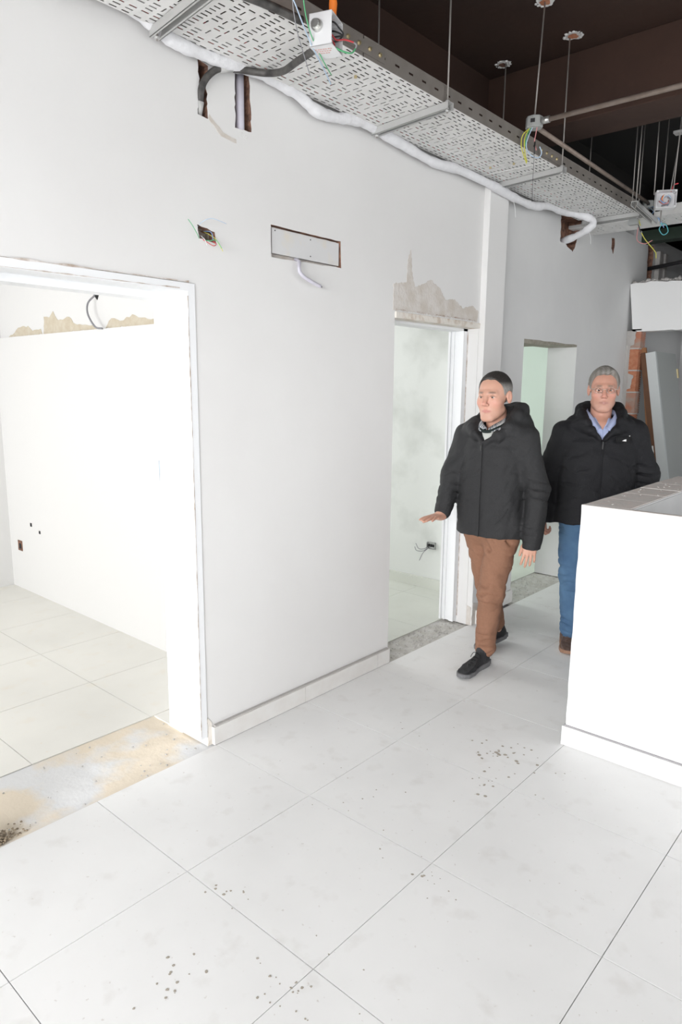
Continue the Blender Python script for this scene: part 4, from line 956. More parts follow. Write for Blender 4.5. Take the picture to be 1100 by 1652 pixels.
def skin_color(fr, brow, base=(0.60, 0.335, 0.245), lip=(.50, .20, .17)):
    P, R, s = fr; c0 = P((0, 0, 0))
    def f(V):
        L = ((V-c0) @ R)/s; x, y, z = L[:, 0], L[:, 1], L[:, 2]; c = np.tile(np.array(base), (len(V), 1)).astype(float)
        def mix(w_, col): 
            nonlocal c; w_ = np.clip(w_, 0, 1)[:, None]; c = c*(1-w_)+np.array(col)*w_
        g = lambda cx, cz, rx, rz: np.exp(-((np.abs(x)-cx)/rx)**2-((z-cz)/rz)**2)*(y < -.03)
        mix(.45*g(.045, -.03, .022, .02), (.62, .25, .20)); mix(.45*g(0, -.03, .015, .02), (.64, .25, .20)); mix(.18*(np.abs(x) > .078)*(np.abs(z) < .05), (.72, .28, .22))
        mix(.22*g(.02, -.09, .04, .03), (.46, .31, .26))                      # shaved chin
        mix(.95*np.exp(-(x/.026)**6-((z+.0685)/(.0090-.0045*np.clip(np.abs(x)/.025, 0, 1)))**4)*(y < -.065), lip)
        mix(.9*np.exp(-((np.abs(x)-.031)/.017)**4-((z-.0255+.12*np.clip(np.abs(x)-.034, 0, 1))/.0052)**2)*(y < -.05), brow)
        mix(.8*np.exp(-((np.abs(x)-.031)/.017)**4-((z-.0088+20*(np.abs(x)-.031)**2)/.0022)**2)*(y < -.06), (.16, .09, .07))
        return c
    return f
def hair_mesh(parent, fr, zs, color, tuft=0.0, seed=1, line=0.012, slope=.80, thick=.008, front=.028):
    P, R, s = fr; c0 = P((0, 0, 0)); m_ = .14*s
    f = Field(c0-np.array([m_]*3), c0+np.array([m_, m_, m_+.02]), .0022)
    f.ell(P((0, .018, .042)), np.array((.076+thick, .096+thick, .084+thick+tuft*.5))*s, 0, 'add', R)
    if tuft: 
        f.cap(P((-.035, -.052, .092)), P((.040, -.045, .098)), .020*s, .020*s, .02*s); f.cap(P((.0, -.02, .102)), P((.0, .04, .106)), .024*s, .022*s, .03*s)
    def region(X, Y, Z):
        x, y, z = X-c0[0], Y-c0[1], Z-c0[2]
        lx = (R[0][0]*x+R[1][0]*y+R[2][0]*z)/s; ly = (R[0][1]*x+R[1][1]*y+R[2][1]*z)/s; lz = (R[0][2]*x+R[1][2]*y+R[2][2]*z)/s
        side = np.clip((np.abs(lx)-.055)/.02, 0, 1)*np.exp(-((ly+.018)/.018)**2)*.03       # sideburn
        rec = np.clip((.05-np.abs(np.abs(lx)-.042))/.05, 0, 1)*np.clip(-ly/.05, 0, 1)*.016   # receding corners
        h = line - slope*ly + front*np.clip((-ly-.025)/.035, 0, 1) + rec - side + .003*np.sin(170*lx+60*ly)
        ear = .030-np.sqrt((ly-.012)**2+(lz-.004)**2) - 5*np.clip(.06-np.abs(lx), 0, 1)
        return -np.maximum((h-lz)*.7, ear)*s
    # keep only what is above the hair line
    S = (slice(None),)*3; X, Y, Z = f.grid(S); f.F = np.maximum(f.F, -region(X, Y, Z)).astype(np.float32)
    r_ = np.random.RandomState(seed)
    Xr, Yr, Zr = X-c0[0], Y-c0[1], Z-c0[2]
    f.F += (.0010*np.sin(420*Xr+60*Yr+30*np.sin(40*Zr))*np.sin(200*Yr+110*Zr)+.0007*np.sin(900*Xr+200*Zr)).astype(np.float32)
    def col(V): 
        L = ((V-c0) @ R)/s; return color(L)
    return f.mesh('hair', M['hair'], parent, col, 0)

def build_hand(f, o, fdir, up_, side, scale=1.0, curl=(.25, .3, .25), spread=.10, thumb=(.75, .35)):
    """o wrist, fdir along the palm, up_ = back of the hand, side=+1/-1: thumb lies at side*cross(fdir,up_)"""
    o = np.array(o, float); y = np.array(fdir, float); y /= np.linalg.norm(y); z = np.array(up_, float); z -= y*(z@y); z /= np.linalg.norm(z)
    x = np.cross(y, z)*side
    W_ = lambda p: o + scale*(x*p[0]+y*p[1]+z*p[2])
    C = lambda a, b, ra, rb, k=.008: f.cap(W_(a), W_(b), ra*scale, rb*scale, k, 'add', .015)
    kn = [(.029, .088, 0), (.0100, .093, .002), (-.0095, .089, 0), (-.0275, .080, -.003)]
    for kx, ky, kz in kn: C((kx*.62, .0, -.002), (kx, ky-.006, kz-.002), .0150, .0115, .012)
    C((0, -.03, 0), (0, .02, -.002), .024, .022, .015)
    C((.020, .02, -.008), (.030, .055, -.008), .016, .013, .012)
    for i, (k_, L) in enumerate(zip(kn, (.070, .078, .073, .058))):
        a = 0.0; p = np.array(k_); ang = (1.5-i)*spread; seg = (.46*L, .30*L, .24*L); r = (.0092, .0084, .0078, .0066)
        for j in range(3):
            a += curl[j]*(1+.12*i); q = p + np.array((math.sin(ang)*math.cos(a), math.cos(ang)*math.cos(a), -math.sin(a)))*seg[j]
            C(p, q, r[j]*(.92 if i == 3 else 1), r[j+1]*(.92 if i == 3 else 1), .0022); p = q
    t0 = np.array((.024, .018, -.010)); d1 = np.array((math.sin(thumb[0]), math.cos(thumb[0]), -.25)); d1 /= np.linalg.norm(d1); t1 = t0+d1*.040
    d2 = np.array((math.sin(thumb[1]), math.cos(thumb[1]), -.25)); d2 /= np.linalg.norm(d2); t2 = t1+d2*.030; t3 = t2+d2*.022
    C(t0, t1, .0145, .0110, .010); C(t1, t2, .0108, .0095, .003); C(t2, t3, .0095, .0078, .002)

def zgrid(parts):
    out = []
    for a, b, d in parts: out += list(np.arange(a, b, d))
    return out
M['skin'] = vcol_mat('skin', 0.5, bump=(120, .12), sss=.12)
M['hair'] = vcol_mat('hair', 0.7, bump=(260, .5))
M['eye_white'] = mat('eye_white', (.72, .70, .68), .25); M['eye_iris'] = mat('eye_iris', (.09, .075, .06), .2)
M['jacket'] = mat('charcoal_softshell', (0.0205, 0.0205, 0.0215), 0.75, noise=(160, .5, (.028, .028, .030)), spec=.4, bump=(240, .3))
M['jacket_black'] = mat('black_jacket_cloth', (0.0075, 0.0075, 0.0095), 0.72, noise=(160, .5, (.011, .011, .0135)), spec=.35, bump=(240, .3))
M['lining'] = mat('black_fleece', (0.008, 0.008, 0.009), .95, bump=(300, .5))
M['chino'] = mat('rust_brown_cotton', (0.265, 0.132, 0.080), .85, noise=(90, .5, (.225, .112, .068)), bump=(260, .25))
M['denim'] = mat('blue_denim', (0.055, 0.120, 0.225), .85, noise=(8, .9, (.09, .18, .30)), bump=(320, .35))
M['sweater'] = mat('pale_grey_knit', (.62, .64, .60), .9, bump=(350, .5)); M['band'] = mat('dark_green_neckband', (.012, .02, .018), .9)
M['shirt_blue'] = mat('pale_blue_shirt', (.42, .48, .70), .75, noise=(60, .4, (.36, .42, .64)))
M['shoe_black'] = mat('black_mesh_upper', (.012, .012, .014), .6, noise=(200, .6, (.03, .03, .034)), bump=(260, .5))
M['sole_grey'] = mat('grey_rubber_sole', (.16, .16, .165), .7); M['shoe_brown'] = mat('brown_suede', (.10, .062, .048), .85, noise=(50, .7, (.15, .10, .085)), bump=(200, .3))
M['sole_gum'] = mat('tan_gum_sole', (.30, .17, .11), .65); M['zip'] = mat('dark_zip', (.05, .05, .05), .4, .5)
chk = bpy.data.materials.new('checked_shirt'); chk.use_nodes = True; nt = chk.node_tree
tc = nt.nodes.new('ShaderNodeTexCoord'); ck = nt.nodes.new('ShaderNodeTexChecker'); ck.inputs['Scale'].default_value = 150
ck.inputs['Color1'].default_value = (.70, .70, .68, 1); ck.inputs['Color2'].default_value = (.10, .14, .20, 1)
nt.links.new(tc.outputs['Object'], ck.inputs['Vector']); nt.links.new(ck.outputs['Color'], nt.nodes['Principled BSDF'].inputs['Base Color']); M['check'] = chk

def shoe(parent, name_mat, sole_mat, toe, heel, lift_heel=0.0, w_=.052, lace=True, h=.075):
    """toe and heel: points on the floor (local); heel may be raised"""
    toe, heel = np.array(toe, float), np.array(heel, float); d = toe-heel; L = np.linalg.norm(d); a = math.atan2(d[0], -d[1])
    e = empty('shoe', tuple(heel + np.array([0, 0, lift_heel]))); e.parent = parent
    pit = math.asin(min(.9, lift_heel/L)); e.rotation_euler = (pit, 0, a)
    # local -y points to the toe
    def outline(X, Y, sh=0.0):
        t = -Y/L; wv = np.interp(t, [0, .08, .25, .45, .68, .85, .95, 1.0], [.55, .80, .84, .80, 1.0, .92, .62, .25])*w_
        off = np.interp(t, [0, .5, .8, 1], [0, -.002, .002, .008])
        return np.abs(X-off) - wv + sh
    f = Field((-.09, -L-.03, -.01), (.09, .04, .17), .0028)
    def up_fn(X, Y, Z):
        t = -Y/L; top = np.interp(t, [-.02, .05, .30, .42, .60, .85, 1.0], [h+.006, h+.012, h+.008, h*.92, h*.66, h*.50, h*.30]); 
        sh = .010 + .55*w_*np.clip((Z-.03)/h, 0, 1)**1.6
        o = outline(X, Y, sh); en = np.maximum(-Y-L+.012+.16*np.clip(Z-.03, 0, 1), Y-.004+.03*np.clip(Z-.03, 0, 1))
        return np.maximum(np.maximum(o, en), np.maximum(Z-top, .022-Z))*.8
    f.fn((-.2, -1, -.1), (.2, 1, .3), up_fn, 0, 'add')
    f.cap((0, -.055, .05), (0, -.055, h+.015), .040, .038, .02)
    f.fn((-.2, -1, -.1), (.2, 1, .3), lambda X, Y, Z: Z-.02-.0*X, 0, 'sub')
    f.noise(.0010, 60, 4)
    f.mesh('upper', name_mat, e, None, 2)
    g = Field((-.09, -L-.03, -.01), (.09, .04, .06), .0028)
    g.fn((-.2, -1, -.1), (.2, 1, .3), lambda X, Y, Z: np.maximum(np.maximum(outline(X, Y, .002+.0*Z), np.maximum(-Y-L+.002, Y-.010)), np.maximum(Z-.028-.006*np.sin(-Y/L*6+1.0), -Z+.001+.010*np.clip((-Y/L-.85)/.15, 0, 1))), 0, 'add')
    g.mesh('sole', sole_mat, e, None, 2)
    if lace:
        for k in range(5):
            t = .34+.07*k; z_ = float(np.interp(t, [.30, .42, .60, .85], [h+.018, h*.95, h*.66, h*.50]))+.001; ww = .017-.001*k
            tb('lace', [(-ww, -t*L, z_-.006), (0, -t*L-.006, z_+.002), (ww, -t*L, z_-.006)], .0023, M['lining'] if name_mat is M['shoe_black'] else M['shoe_brown'], e, 6)
        tb('lace', [(0, -.34*L, h+.016), (.022, -.31*L-.02, h+.022), (.034, -.42*L, h-.004)], .002, M['lining'], e, 6); tb('lace', [(0, -.34*L, h+.016), (-.020, -.33*L-.02, h+.020), (-.030, -.44*L, h-.006)], .002, M['lining'], e, 6)
    return e

def folds(f, segs, k=.012):
    for a, b, r in segs: f.cap(a, b, r, r*.5, k, 'sub', .03)
def surf_fold(f, c, ax, R, n, amp, seed, L=.10):
    """creases across a limb: thin grooves wrapped round a point of its axis"""
    r_ = random.Random(seed); ax = Vector(ax).normalized(); u = ax.orthogonal().normalized(); v = ax.cross(u)
    for i in range(n):
        t0 = r_.uniform(0, 2*PI); dt = r_.uniform(.8, 1.9); z0 = r_.uniform(-L, L); sl = r_.uniform(-.035, .035); pts = []
        for q in range(5):
            t = t0+dt*q/4; pts.append(Vector(c)+ax*(z0+sl*(q-2)/2)+(u*math.cos(t)+v*math.sin(t))*(R+amp*.4))
        for q in range(4):
            w0 = amp*math.sin(PI*max(.12, q/4)); w1 = amp*math.sin(PI*max(.12, min(.88, (q+1)/4))); f.cap(pts[q], pts[q+1], w0, w1, .010, 'sub', .02)

def flap_collar(parent, top, out, mt):
    """shirt collar as a folded strip mirrored left and right; top = neck edge, out = fallen edge"""
    bm = bmesh.new()
    for sx in (-1, 1):
        T_, O_ = catmull(top, 5), catmull(out, 5); a = [bm.verts.new((sx*v.x, v.y, v.z)) for v in T_]; b = [bm.verts.new((sx*v.x, v.y, v.z)) for v in O_]
        i_ = [bm.verts.new((sx*v.x*.93, v.y*.95, v.z-.030)) for v in T_]
        for k in range(len(a)-1):
            for u_, w_ in ((a, b), (i_, a)):
                f_ = bm.faces.new((u_[k], u_[k+1], w_[k+1], w_[k])); f_.smooth = True
    o = obj('shirt_collar', bm, mt, parent); o.modifiers.new('cloth', 'SOLIDIFY').thickness = .0035; return o
def collar(parent, name, c, r0, r1, h, th, tilt, mt, gap=.35, pts_=True, sp=.0025):
    """shirt collar: a leaning band round the neck, open in front with two points"""
    f = Field((c[0]-.12, c[1]-.14, c[2]-.08), (c[0]+.12, c[1]+.12, c[2]+.09), sp)
    def fn(X, Y, Z):
        z_ = Z-c[2]-tilt*(Y-c[1]); rr = r0+(r1-r0)*np.clip((h/2-z_)/h, 0, 1.6)
        d = np.abs(np.sqrt(((X-c[0])/1.0)**2+((Y-c[1])/1.12)**2)-rr)-th
        ang = np.abs(np.arctan2(X-c[0], -(Y-c[1])))
        low = -h/2 - .030*np.exp(-((ang-.55)/.28)**2)*(1 if pts_ else 0)
        g = gap*np.clip(.15+.85*(z_+h/2)/h, .15, 1.2)
        return np.maximum(np.maximum(d, np.maximum(z_-h/2, low-z_)), (g*.55-ang)*.06)
    f.fn((-9, -9, -9), (9, 9, 9), fn, 0, 'add'); return f.mesh(name, mt, parent, None, 1)

# ---------- first man: walking, charcoal jacket, rust trousers
def man_one():
    e = empty('person', (-0.20, 2.95, 0), 0.0, label='man in charcoal hooded jacket and rust brown trousers walking with one palm lowered', cat='person')
    HC = (-0.010, -0.020, 1.590); fr = head_frame(HC, math.radians(4), math.radians(2), 1.10)
    shR, elR, wrR = (-.180, .0, 1.360), (-.240, -.070, 1.110), (-.246, -.158, .892)
    shL, elL, wrL = (.180, .01, 1.360), (.275, .015, 1.075), (.268, -.015, .800)
    hipR, knR, anR = (-.085, .01, .86), (-.052, .075, .46), (-.075, .285, .10)
    hipL, knL, anL = (.085, .0, .86), (.060, -.075, .455), (.036, -.085, .09)
    f = Field((-.36, -.42, 0), (.36, .36, 0), .0032, zgrid(((.05, .56, .012), (.56, .97, .0032), (.97, 1.38, .008), (1.38, 1.78, .0026))))
    f.loft([(.78, 0, 0, .14, .09), (.95, 0, 0, .15, .10), (1.2, 0, 0, .16, .10), (1.34, 0, 0, .15, .09), (1.40, 0, .01, .07, .06)], .02)
    for a, b, c in ((shR, elR, wrR), (shL, elL, wrL)): f.cap(a, b, .045, .036); f.cap(b, c, .036, .026)
    for a, b, c in ((hipR, knR, anR), (hipL, knL, anL)): f.cap(a, b, .075, .052); f.cap(b, c, .050, .035)
    f.cap((0, .02, 1.36), (HC[0], HC[1]+.035, 1.50), .060, .060, .03)
    build_head(f, fr, .96)
    build_hand(f, wrR, (-.06, -1, -.02), (-.05, 0, 1), 1, 1.0, (.06, .10, .10), .10, (.55, .25))
    f.cap(wrR, np.array(wrR)+[0, -.01, 0], .027, .027)
    build_hand(f, wrL, (-.02, -.12, -1), (.55, -.83, 0.1), 1, 1.0, (.16, .22, .16), .09, (.45, .15))
    body = f.mesh('body', M['skin'], e, skin_color(fr, (.13, .085, .06)), 1)
    eyes(e, fr, body)
    hair_mesh(e, fr, None, lambda L: np.where((np.clip((L[:, 2]-.052)/.03, 0, 1)*np.clip((L[:, 1]+.075)/.03, 0, 1))[:, None] > 0, 0, 0) + (np.array([.27, .26, .245])*(1-np.clip((L[:, 2]-.045)/.035, 0, 1)*np.clip((L[:, 1]+.085)/.03, 0, 1))[:, None] + np.array([.022, .018, .016])*(np.clip((L[:, 2]-.045)/.035, 0, 1)*np.clip((L[:, 1]+.085)/.03, 0, 1))[:, None]), 0.0, 2, line=.012, slope=.74, thick=.0065)
    # jacket
    j = Field((-.40, -.33, .69), (.40, .24, 1.62), .0042)
    j.loft([(.790, .0, .0, .212, .142), (.90, .0, .0, .212, .145), (1.05, 0, .0, .205, .142), (1.20, 0, 0, .205, .140), (1.30, 0, 0, .198, .130), (1.365, 0, .005, .165, .110), (1.41, 0, .012, .115, .095), (1.44, 0, .015, .085, .085)], .03, e=2.4)
    for s_ in (shR, shL): j.cap((s_[0]*.55, .005, 1.375), (s_[0], s_[1], s_[2]-.01), .062, .070, .05)
    j.path([shR, elR], [.074, .064], .035); j.path([elR, tuple(np.array(wrR)+[-.004, .018, .025])], [.064, .052], .02)
    cu = tuple(np.array(wrL)+[0.004, .0, -.045]); j.path([shL, elL], [.076, .066], .035); j.path([elL, cu], [.065, .054], .02)
    # flat cuffs
    def cut(p, n_, r=.09):
        n_ = np.array(n_)/np.linalg.norm(n_); p = np.array(p)
        j.fn(p-r, p+r, lambda X, Y, Z: -((X-p[0])*n_[0]+(Y-p[1])*n_[1]+(Z-p[2])*n_[2]), 0, 'sub')
    cut((wrL[0], wrL[1]-.005, .742), (0, -.05, -1)); cut(np.array(wrR)+[0, -.026, -.022], (0, -.62, -.78), .075)
    # hood rolled round the neck
    hood = [(-.012, -.132, 1.340), (-.055, -.128, 1.385), (-.095, -.092, 1.418), (-.118, -.02, 1.440), (-.112, .06, 1.462), (-.065, .115, 1.485), (0, .135, 1.50), (.065, .118, 1.512), (.112, .07, 1.512), (.130, .0, 1.480), (.120, -.07, 1.430), (.080, -.122, 1.388), (.016, -.134, 1.340)]
    j.path(hood, [.010, .016, .022, .028, .034, .040, .044, .046, .046, .040, .030, .020, .010], .03)
    j.path([(-.07, -.118, 1.375), (-.135, -.06, 1.405), (-.15, .03, 1.42), (-.10, .12, 1.43), (0, .15, 1.43), (.10, .13, 1.44), (.155, .05, 1.44), (.150, -.05, 1.41), (.095, -.118, 1.372)], [.012, .020, .028, .040, .046, .046, .036, .024, .012], .04)
    # neck opening: V down to the zip
    j.fn((-.14, -.30, 1.31), (.14, .08, 1.7), lambda X, Y, Z: np.maximum(np.abs(X-.002) - np.clip((Z-1.338)*.80, 0, .085), Y-.02), .004)
    j.ell((0, -.01, 1.49), (.078, .085, .11), .01, 'sub')
    # folds
    aR = np.array(wrR)-np.array(shR); j.wrinkle(np.array(elR)+[0, -.01, -.03], aR, .10, .085, .013, .066, 1, None, 2.0); j.wrinkle(np.array(wrR)+[0, .03, .07], aR, .05, .07, .009, .045, 3, None, 1.8)
    j.wrinkle(elL, (0, 0, 1), .07, .11, .018, .050, 2); j.wrinkle((wrL[0], wrL[1], .84), (0, .1, 1), .06, .09, .010, .04, 7)
    j.wrinkle((.165, -.10, 1.17), (.45, .1, 1), .14, .15, .014, .10, 4, (.4, -1, 0)); j.wrinkle((.12, -.12, .92), (-.35, 0, 1), .08, .16, .011, .075, 8, (0, -1, 0)); j.wrinkle((-.13, -.12, 1.10), (-.5, 0, 1), .13, .15, .011, .085, 5, (0, -1, 0))
    j.wrinkle((.19, .02, 1.25), (.8, 0, .6), .07, .12, .012, .05, 9); j.wrinkle((-.19, -.01, 1.24), (-.8, 0, .6), .07, .12, .012, .05, 10); j.wrinkle((0, -.05, 1.40), (0, .2, 1), .07, .20, .008, .05, 12)
    j.noise(.0055, 15, 5); j.noise(.0020, 40, 6)
    jk = j.mesh('jacket', M['jacket'], e, None, 2)
    zx = [(0.001, -.147, 1.338), (.001, -.150, 1.25), (0, -.1485, 1.10), (0, -.150, .95), (0, -.147, .795)]
    tb('zipper', zx, .0036, M['jacket'], jk, 8); bx('zip_pull', (-.004, -.160, 1.292), (.003, -.150, 1.322), M['zip'], jk, .001)
    for sx, zz in ((-1, .94), (1, .92)): tb('pocket_seam', [(sx*.100, -.138, zz-.045), (sx*.135, -.124, zz+.0), (sx*.160, -.108, zz+.05)], .0022, M['jacket'], jk, 6)
    hl = Field((-.15, -.16, 1.36), (.15, .16, 1.60), .004); hl.path([(-.088, -.085, 1.420), (-.096, -.02, 1.462), (-.085, .05, 1.485), (0, .100, 1.50), (.09, .05, 1.505), (.105, -.01, 1.475), (.095, -.070, 1.425)], [.016, .022, .03, .034, .034, .028, .016], .02)
    hl.noise(.002, 40, 3); hl.mesh('hood_lining', M['lining'], jk, None, 1)
    tb('drawcord_end', [(.085, -.128, 1.405), (.098, -.122, 1.422)], .0035, M['w_grey'], jk, 6, False)
    # sweater, its neckband, shirt collar
    s = Field((-.12, -.16, 1.24), (.12, .10, 1.46), .0035); s.ell((0, -.02, 1.31), (.11, .100, .13), 0); s.fn((-1, -1, 1.395), (1, 1, 2), lambda X, Y, Z: 0*X-1+0*Y+0*Z, 0)
    sw = s.mesh('sweater', M['sweater'], e, None, 1)
    bm = bmesh.new(); tube(bm, [(-.075, -.04, 1.440), (-.056, -.082, 1.418), (-.026, -.103, 1.402), (.0, -.107, 1.398), (.026, -.103, 1.402), (.056, -.082, 1.418), (.075, -.04, 1.440)], .0095, 10); bmesh.ops.recalc_face_normals(bm, faces=bm.faces[:])
    obj('neckband', bm, M['band'], sw)
    flap_collar(e, [(0.0, .075, 1.505), (.050, .060, 1.500), (.072, .010, 1.488), (.062, -.050, 1.462), (.036, -.084, 1.440), (.006, -.098, 1.418)], [(0.0, .090, 1.470), (.062, .075, 1.462), (.088, .010, 1.448), (.080, -.060, 1.425), (.060, -.096, 1.408), (.034, -.110, 1.396)], M['check'])
    # trousers
    t = Field((-.22, -.22, .03), (.22, .36, .95), .0042)
    t.loft([(.84, 0, .0, .165, .115), (.95, 0, 0, .168, .118)], .02); t.cap((-.07, .01, .82), (.07, 0, .82), .105, .105, .04)
    t.path([hipR, knR, (-.072, .250, .155)], [.104, .070, .056], .03); t.path([hipL, knL, (.038, -.072, .10)], [.106, .072, .057], .03)
    t.fn((-.3, -.3, 0), (.3, .4, .062), lambda X, Y, Z: Z-.058, 0)
    t.wrinkle(knL, (0, .1, 1), .09, .11, .018, .052, 11); t.wrinkle((.040, -.07, .17), (0, 0, 1), .09, .09, .017, .040, 12); t.wrinkle((.07, -.03, .66), (.3, 0, 1), .10, .14, .012, .07, 13); t.wrinkle((-.07, .2, .22), (0, .5, -.8), .10, .09, .015, .042, 14); t.wrinkle((-.08, .02, .68), (0, 0, 1), .10, .12, .010, .07, 16)
    t.wrinkle((.01, -.08, .80), (.6, 0, 1), .05, .14, .012, .045, 17)
    folds(t, [((.0, -.115, .80), (.06, -.11, .72), .006), ((.10, -.095, .84), (.16, -.06, .76), .005)], .02)
    t.noise(.0050, 20, 8); t.noise(.0022, 45, 18)
    tr_ = t.mesh('trousers', M['chino'], e, None, 2)
    tb('pocket_seam', [(.105, -.098, .79), (.135, -.085, .75), (.165, -.04, .70)], .0022, M['w_pink'] if 0 else M['chino'], tr_, 6)
    shoe(e, M['shoe_black'], M['sole_grey'], (.040, -.362, 0), (.040, -.045, 0), 0.0, .051, h=.080)
    shoe(e, M['shoe_black'], M['sole_grey'], (-.112, .075, 0), (-.060, .360, 0), .035, .049, h=.080)
    return e
man_one()

# ---------- second man: black jacket, jeans, glasses, behind the counter corner
def man_two():
    e = empty('person', (0.14, 3.63, 0), math.radians(31), label='grey haired man with glasses in black jacket and blue jeans behind the counter corner', cat='person')
    HC = (0.004, -0.020, 1.632); fr = head_frame(HC, math.radians(-7), math.radians(1), 1.055)
    shR, elR, wrR = (-.195, .0, 1.375), (-.285, .02, 1.13), (-.312, -.03, .84)
    shL, elL, wrL = (.200, .01, 1.375), (.300, .03, 1.13), (.330, -.03, .85)
    hipR, knR, anR = (-.10, .0, .88), (-.108, -.05, .48), (-.105, -.050, .09)
    hipL, knL, anL = (.10, .0, .88), (.115, .03, .48), (.115, .10, .09)
    f = Field((-.40, -.22, 0), (.42, .20, 0), .0032, zgrid(((.05, .66, .012), (.66, .94, .0032), (.94, 1.38, .008), (1.38, 1.80, .0026))))
    f.loft([(.80, 0, 0, .16, .10), (.95, 0, 0, .17, .12), (1.2, 0, 0, .18, .12), (1.34, 0, 0, .16, .10), (1.41, 0, .01, .07, .06)], .02)
    for a, b, c in ((shR, elR, wrR), (shL, elL, wrL)): f.cap(a, b, .048, .040); f.cap(b, c, .040, .028)
    for a, b, c in ((hipR, knR, anR), (hipL, knL, anL)): f.cap(a, b, .085, .056); f.cap(b, c, .055, .038)
    f.cap((0, .01, 1.38), (HC[0], HC[1]+.03, 1.54), .064, .062, .03); f.ell((0, -.030, 1.41), (.08, .066, .06), .03)
    build_head(f, fr, 1.02)
    build_hand(f, wrR, (.06, -.15, -1), (-.92, -.30, .1), 1, .98, (.75, .95, .6), .04, (.45, .1))
    build_hand(f, wrL, (0, -.15, -1), (.85, -.45, .1), 1, .98, (.7, .9, .6), .04, (.45, .1))
    body = f.mesh('body', M['skin'], e, skin_color(fr, (.20, .145, .11), (.54, .285, .21), (.40, .19, .16)), 1)
    eyes(e, fr, body)
    hair_mesh(e, fr, None, lambda L: np.array([.20, .185, .165]) + (.18*np.clip((.03-L[:, 2])/.03, 0, 1)+.10*np.clip(-L[:, 1]/.08, 0, 1)*np.sin(120*L[:, 0])**2)[:, None]*np.array([1, 1, .98]), .004, 3, line=.018, slope=.66, thick=.010, front=.022)
    # glasses: thin rims, bridge, temples, lenses
    P, R, s = fr; gl = bmesh.new(); ln = bmesh.new()
    for x in (-1, 1):
        ring = []
        for q in range(28):
            a = 2*PI*q/28; cx, cz = .0225*abs(math.cos(a))**.75*math.copysign(1, math.cos(a)), .0150*abs(math.sin(a))**.75*math.copysign(1, math.sin(a))
            ring.append(P((x*.033+cx, -.1035+abs(cx+x*.033)*.12, .001+cz)))
        for q in range(28): tube(gl, [ring[q], ring[(q+1) % 28]], .0009, 5, 0, False)
        ln.faces.new([ln.verts.new(v) for v in ring])
        tube(gl, [P((x*.0555, -.0965, .008)), P((x*.074, -.088, .009)), P((x*.080, .0, .012)), P((x*.081, .02, .004))], .0012, 6)
    tube(gl, [P((-.011, -.102, .004)), P((0, -.106, .008)), P((.011, -.102, .004))], .0010, 6)
    go = obj('glasses_frame', gl, M['steel'], e); lg = obj('lens', ln, M['lens'], go); md = lg.modifiers.new('t', 'SOLIDIFY'); md.thickness = .0012
    # jacket
    j = Field((-.43, -.26, .74), (.45, .24, 1.66), .0044)
    j.loft([(.815, .0, .0, .248, .150), (.95, .0, .0, .242, .158), (1.10, 0, .0, .232, .155), (1.22, 0, 0, .228, .148), (1.32, 0, 0, .215, .135), (1.385, 0, .005, .175, .112), (1.43, 0, .012, .12, .095), (1.46, 0, .015, .09, .085)], .03, e=2.5)
    for s_ in (shR, shL): j.cap((s_[0]*.55, .005, 1.39), (s_[0], s_[1], s_[2]-.012), .062, .074, .05)
    j.path([shR, elR, tuple(np.array(wrR)+[0, .0, -.005])], [.080, .070, .056], .035); j.path([shL, elL, tuple(np.array(wrL)+[0, 0, -.005])], [.082, .074, .058], .035)
    for wq in (wrR, wrL):
        p = np.array(wq)+[0, 0, -.030]; j.fn(p-[.09, .09, .07], p+[.09, .09, 0], lambda X, Y, Z, p=p: Z-p[2], 0)
    hood = [(-.016, -.138, 1.345), (-.062, -.134, 1.395), (-.100, -.095, 1.445), (-.116, -.02, 1.487), (-.105, .06, 1.510), (-.06, .11, 1.520), (0, .125, 1.52), (.06, .11, 1.525), (.105, .06, 1.518), (.118, -.01, 1.495), (.104, -.09, 1.450), (.066, -.134, 1.397), (.016, -.140, 1.345)]
    j.path(hood, [.009, .014, .020, .026, .034, .040, .040, .040, .036, .028, .020, .014, .009], .03)
    j.path([(-.085, -.124, 1.385), (-.145, -.06, 1.425), (-.155, .03, 1.445), (-.10, .12, 1.45), (0, .14, 1.45), (.10, .12, 1.45), (.158, .03, 1.445), (.148, -.06, 1.425), (.088, -.126, 1.385)], [.012, .020, .028, .036, .040, .036, .028, .020, .012], .04)
    j.cap((-.06, .14, 1.44), (.06, .14, 1.44), .045, .045, .05)
    j.fn((-.15, -.30, 1.30), (.15, .08, 1.7), lambda X, Y, Z: np.maximum(np.abs(X+.004) - np.clip((Z-1.335)*.56, 0, .080), Y-.02), .008)
    j.ell((0, -.01, 1.52), (.080, .088, .12), .01, 'sub')
    j.wrinkle(elR, (0, 0, 1), .08, .12, .018, .055, 21); j.wrinkle(elL, (0, 0, 1), .08, .12, .018, .055, 22)
    j.wrinkle((.18, -.10, 1.17), (.5, .1, 1), .14, .15, .015, .10, 24, (.4, -1, 0)); j.wrinkle((-.17, -.10, 1.15), (-.5, .1, 1), .14, .15, .013, .09, 25, (-.3, -1, 0)); j.wrinkle((0, -.12, .95), (.2, 0, 1), .10, .2, .008, .08, 26, (0, -1, 0))
    j.wrinkle((0, -.05, 1.41), (0, .2, 1), .07, .20, .008, .05, 27)
    j.noise(.0050, 14, 9); j.noise(.0018, 40, 10)
    jk = j.mesh('jacket', M['jacket_black'], e, None, 2)
    tb('zipper', [(-.003, -.149, 1.340), (0, -.158, 1.25), (0, -.160, 1.10), (0, -.160, .95), (0, -.154, .82)], .0035, M['jacket_black'], jk, 8)
    bx('zip_pull', (-.006, -.170, 1.285), (.001, -.160, 1.33), M['zip'], jk, .001)
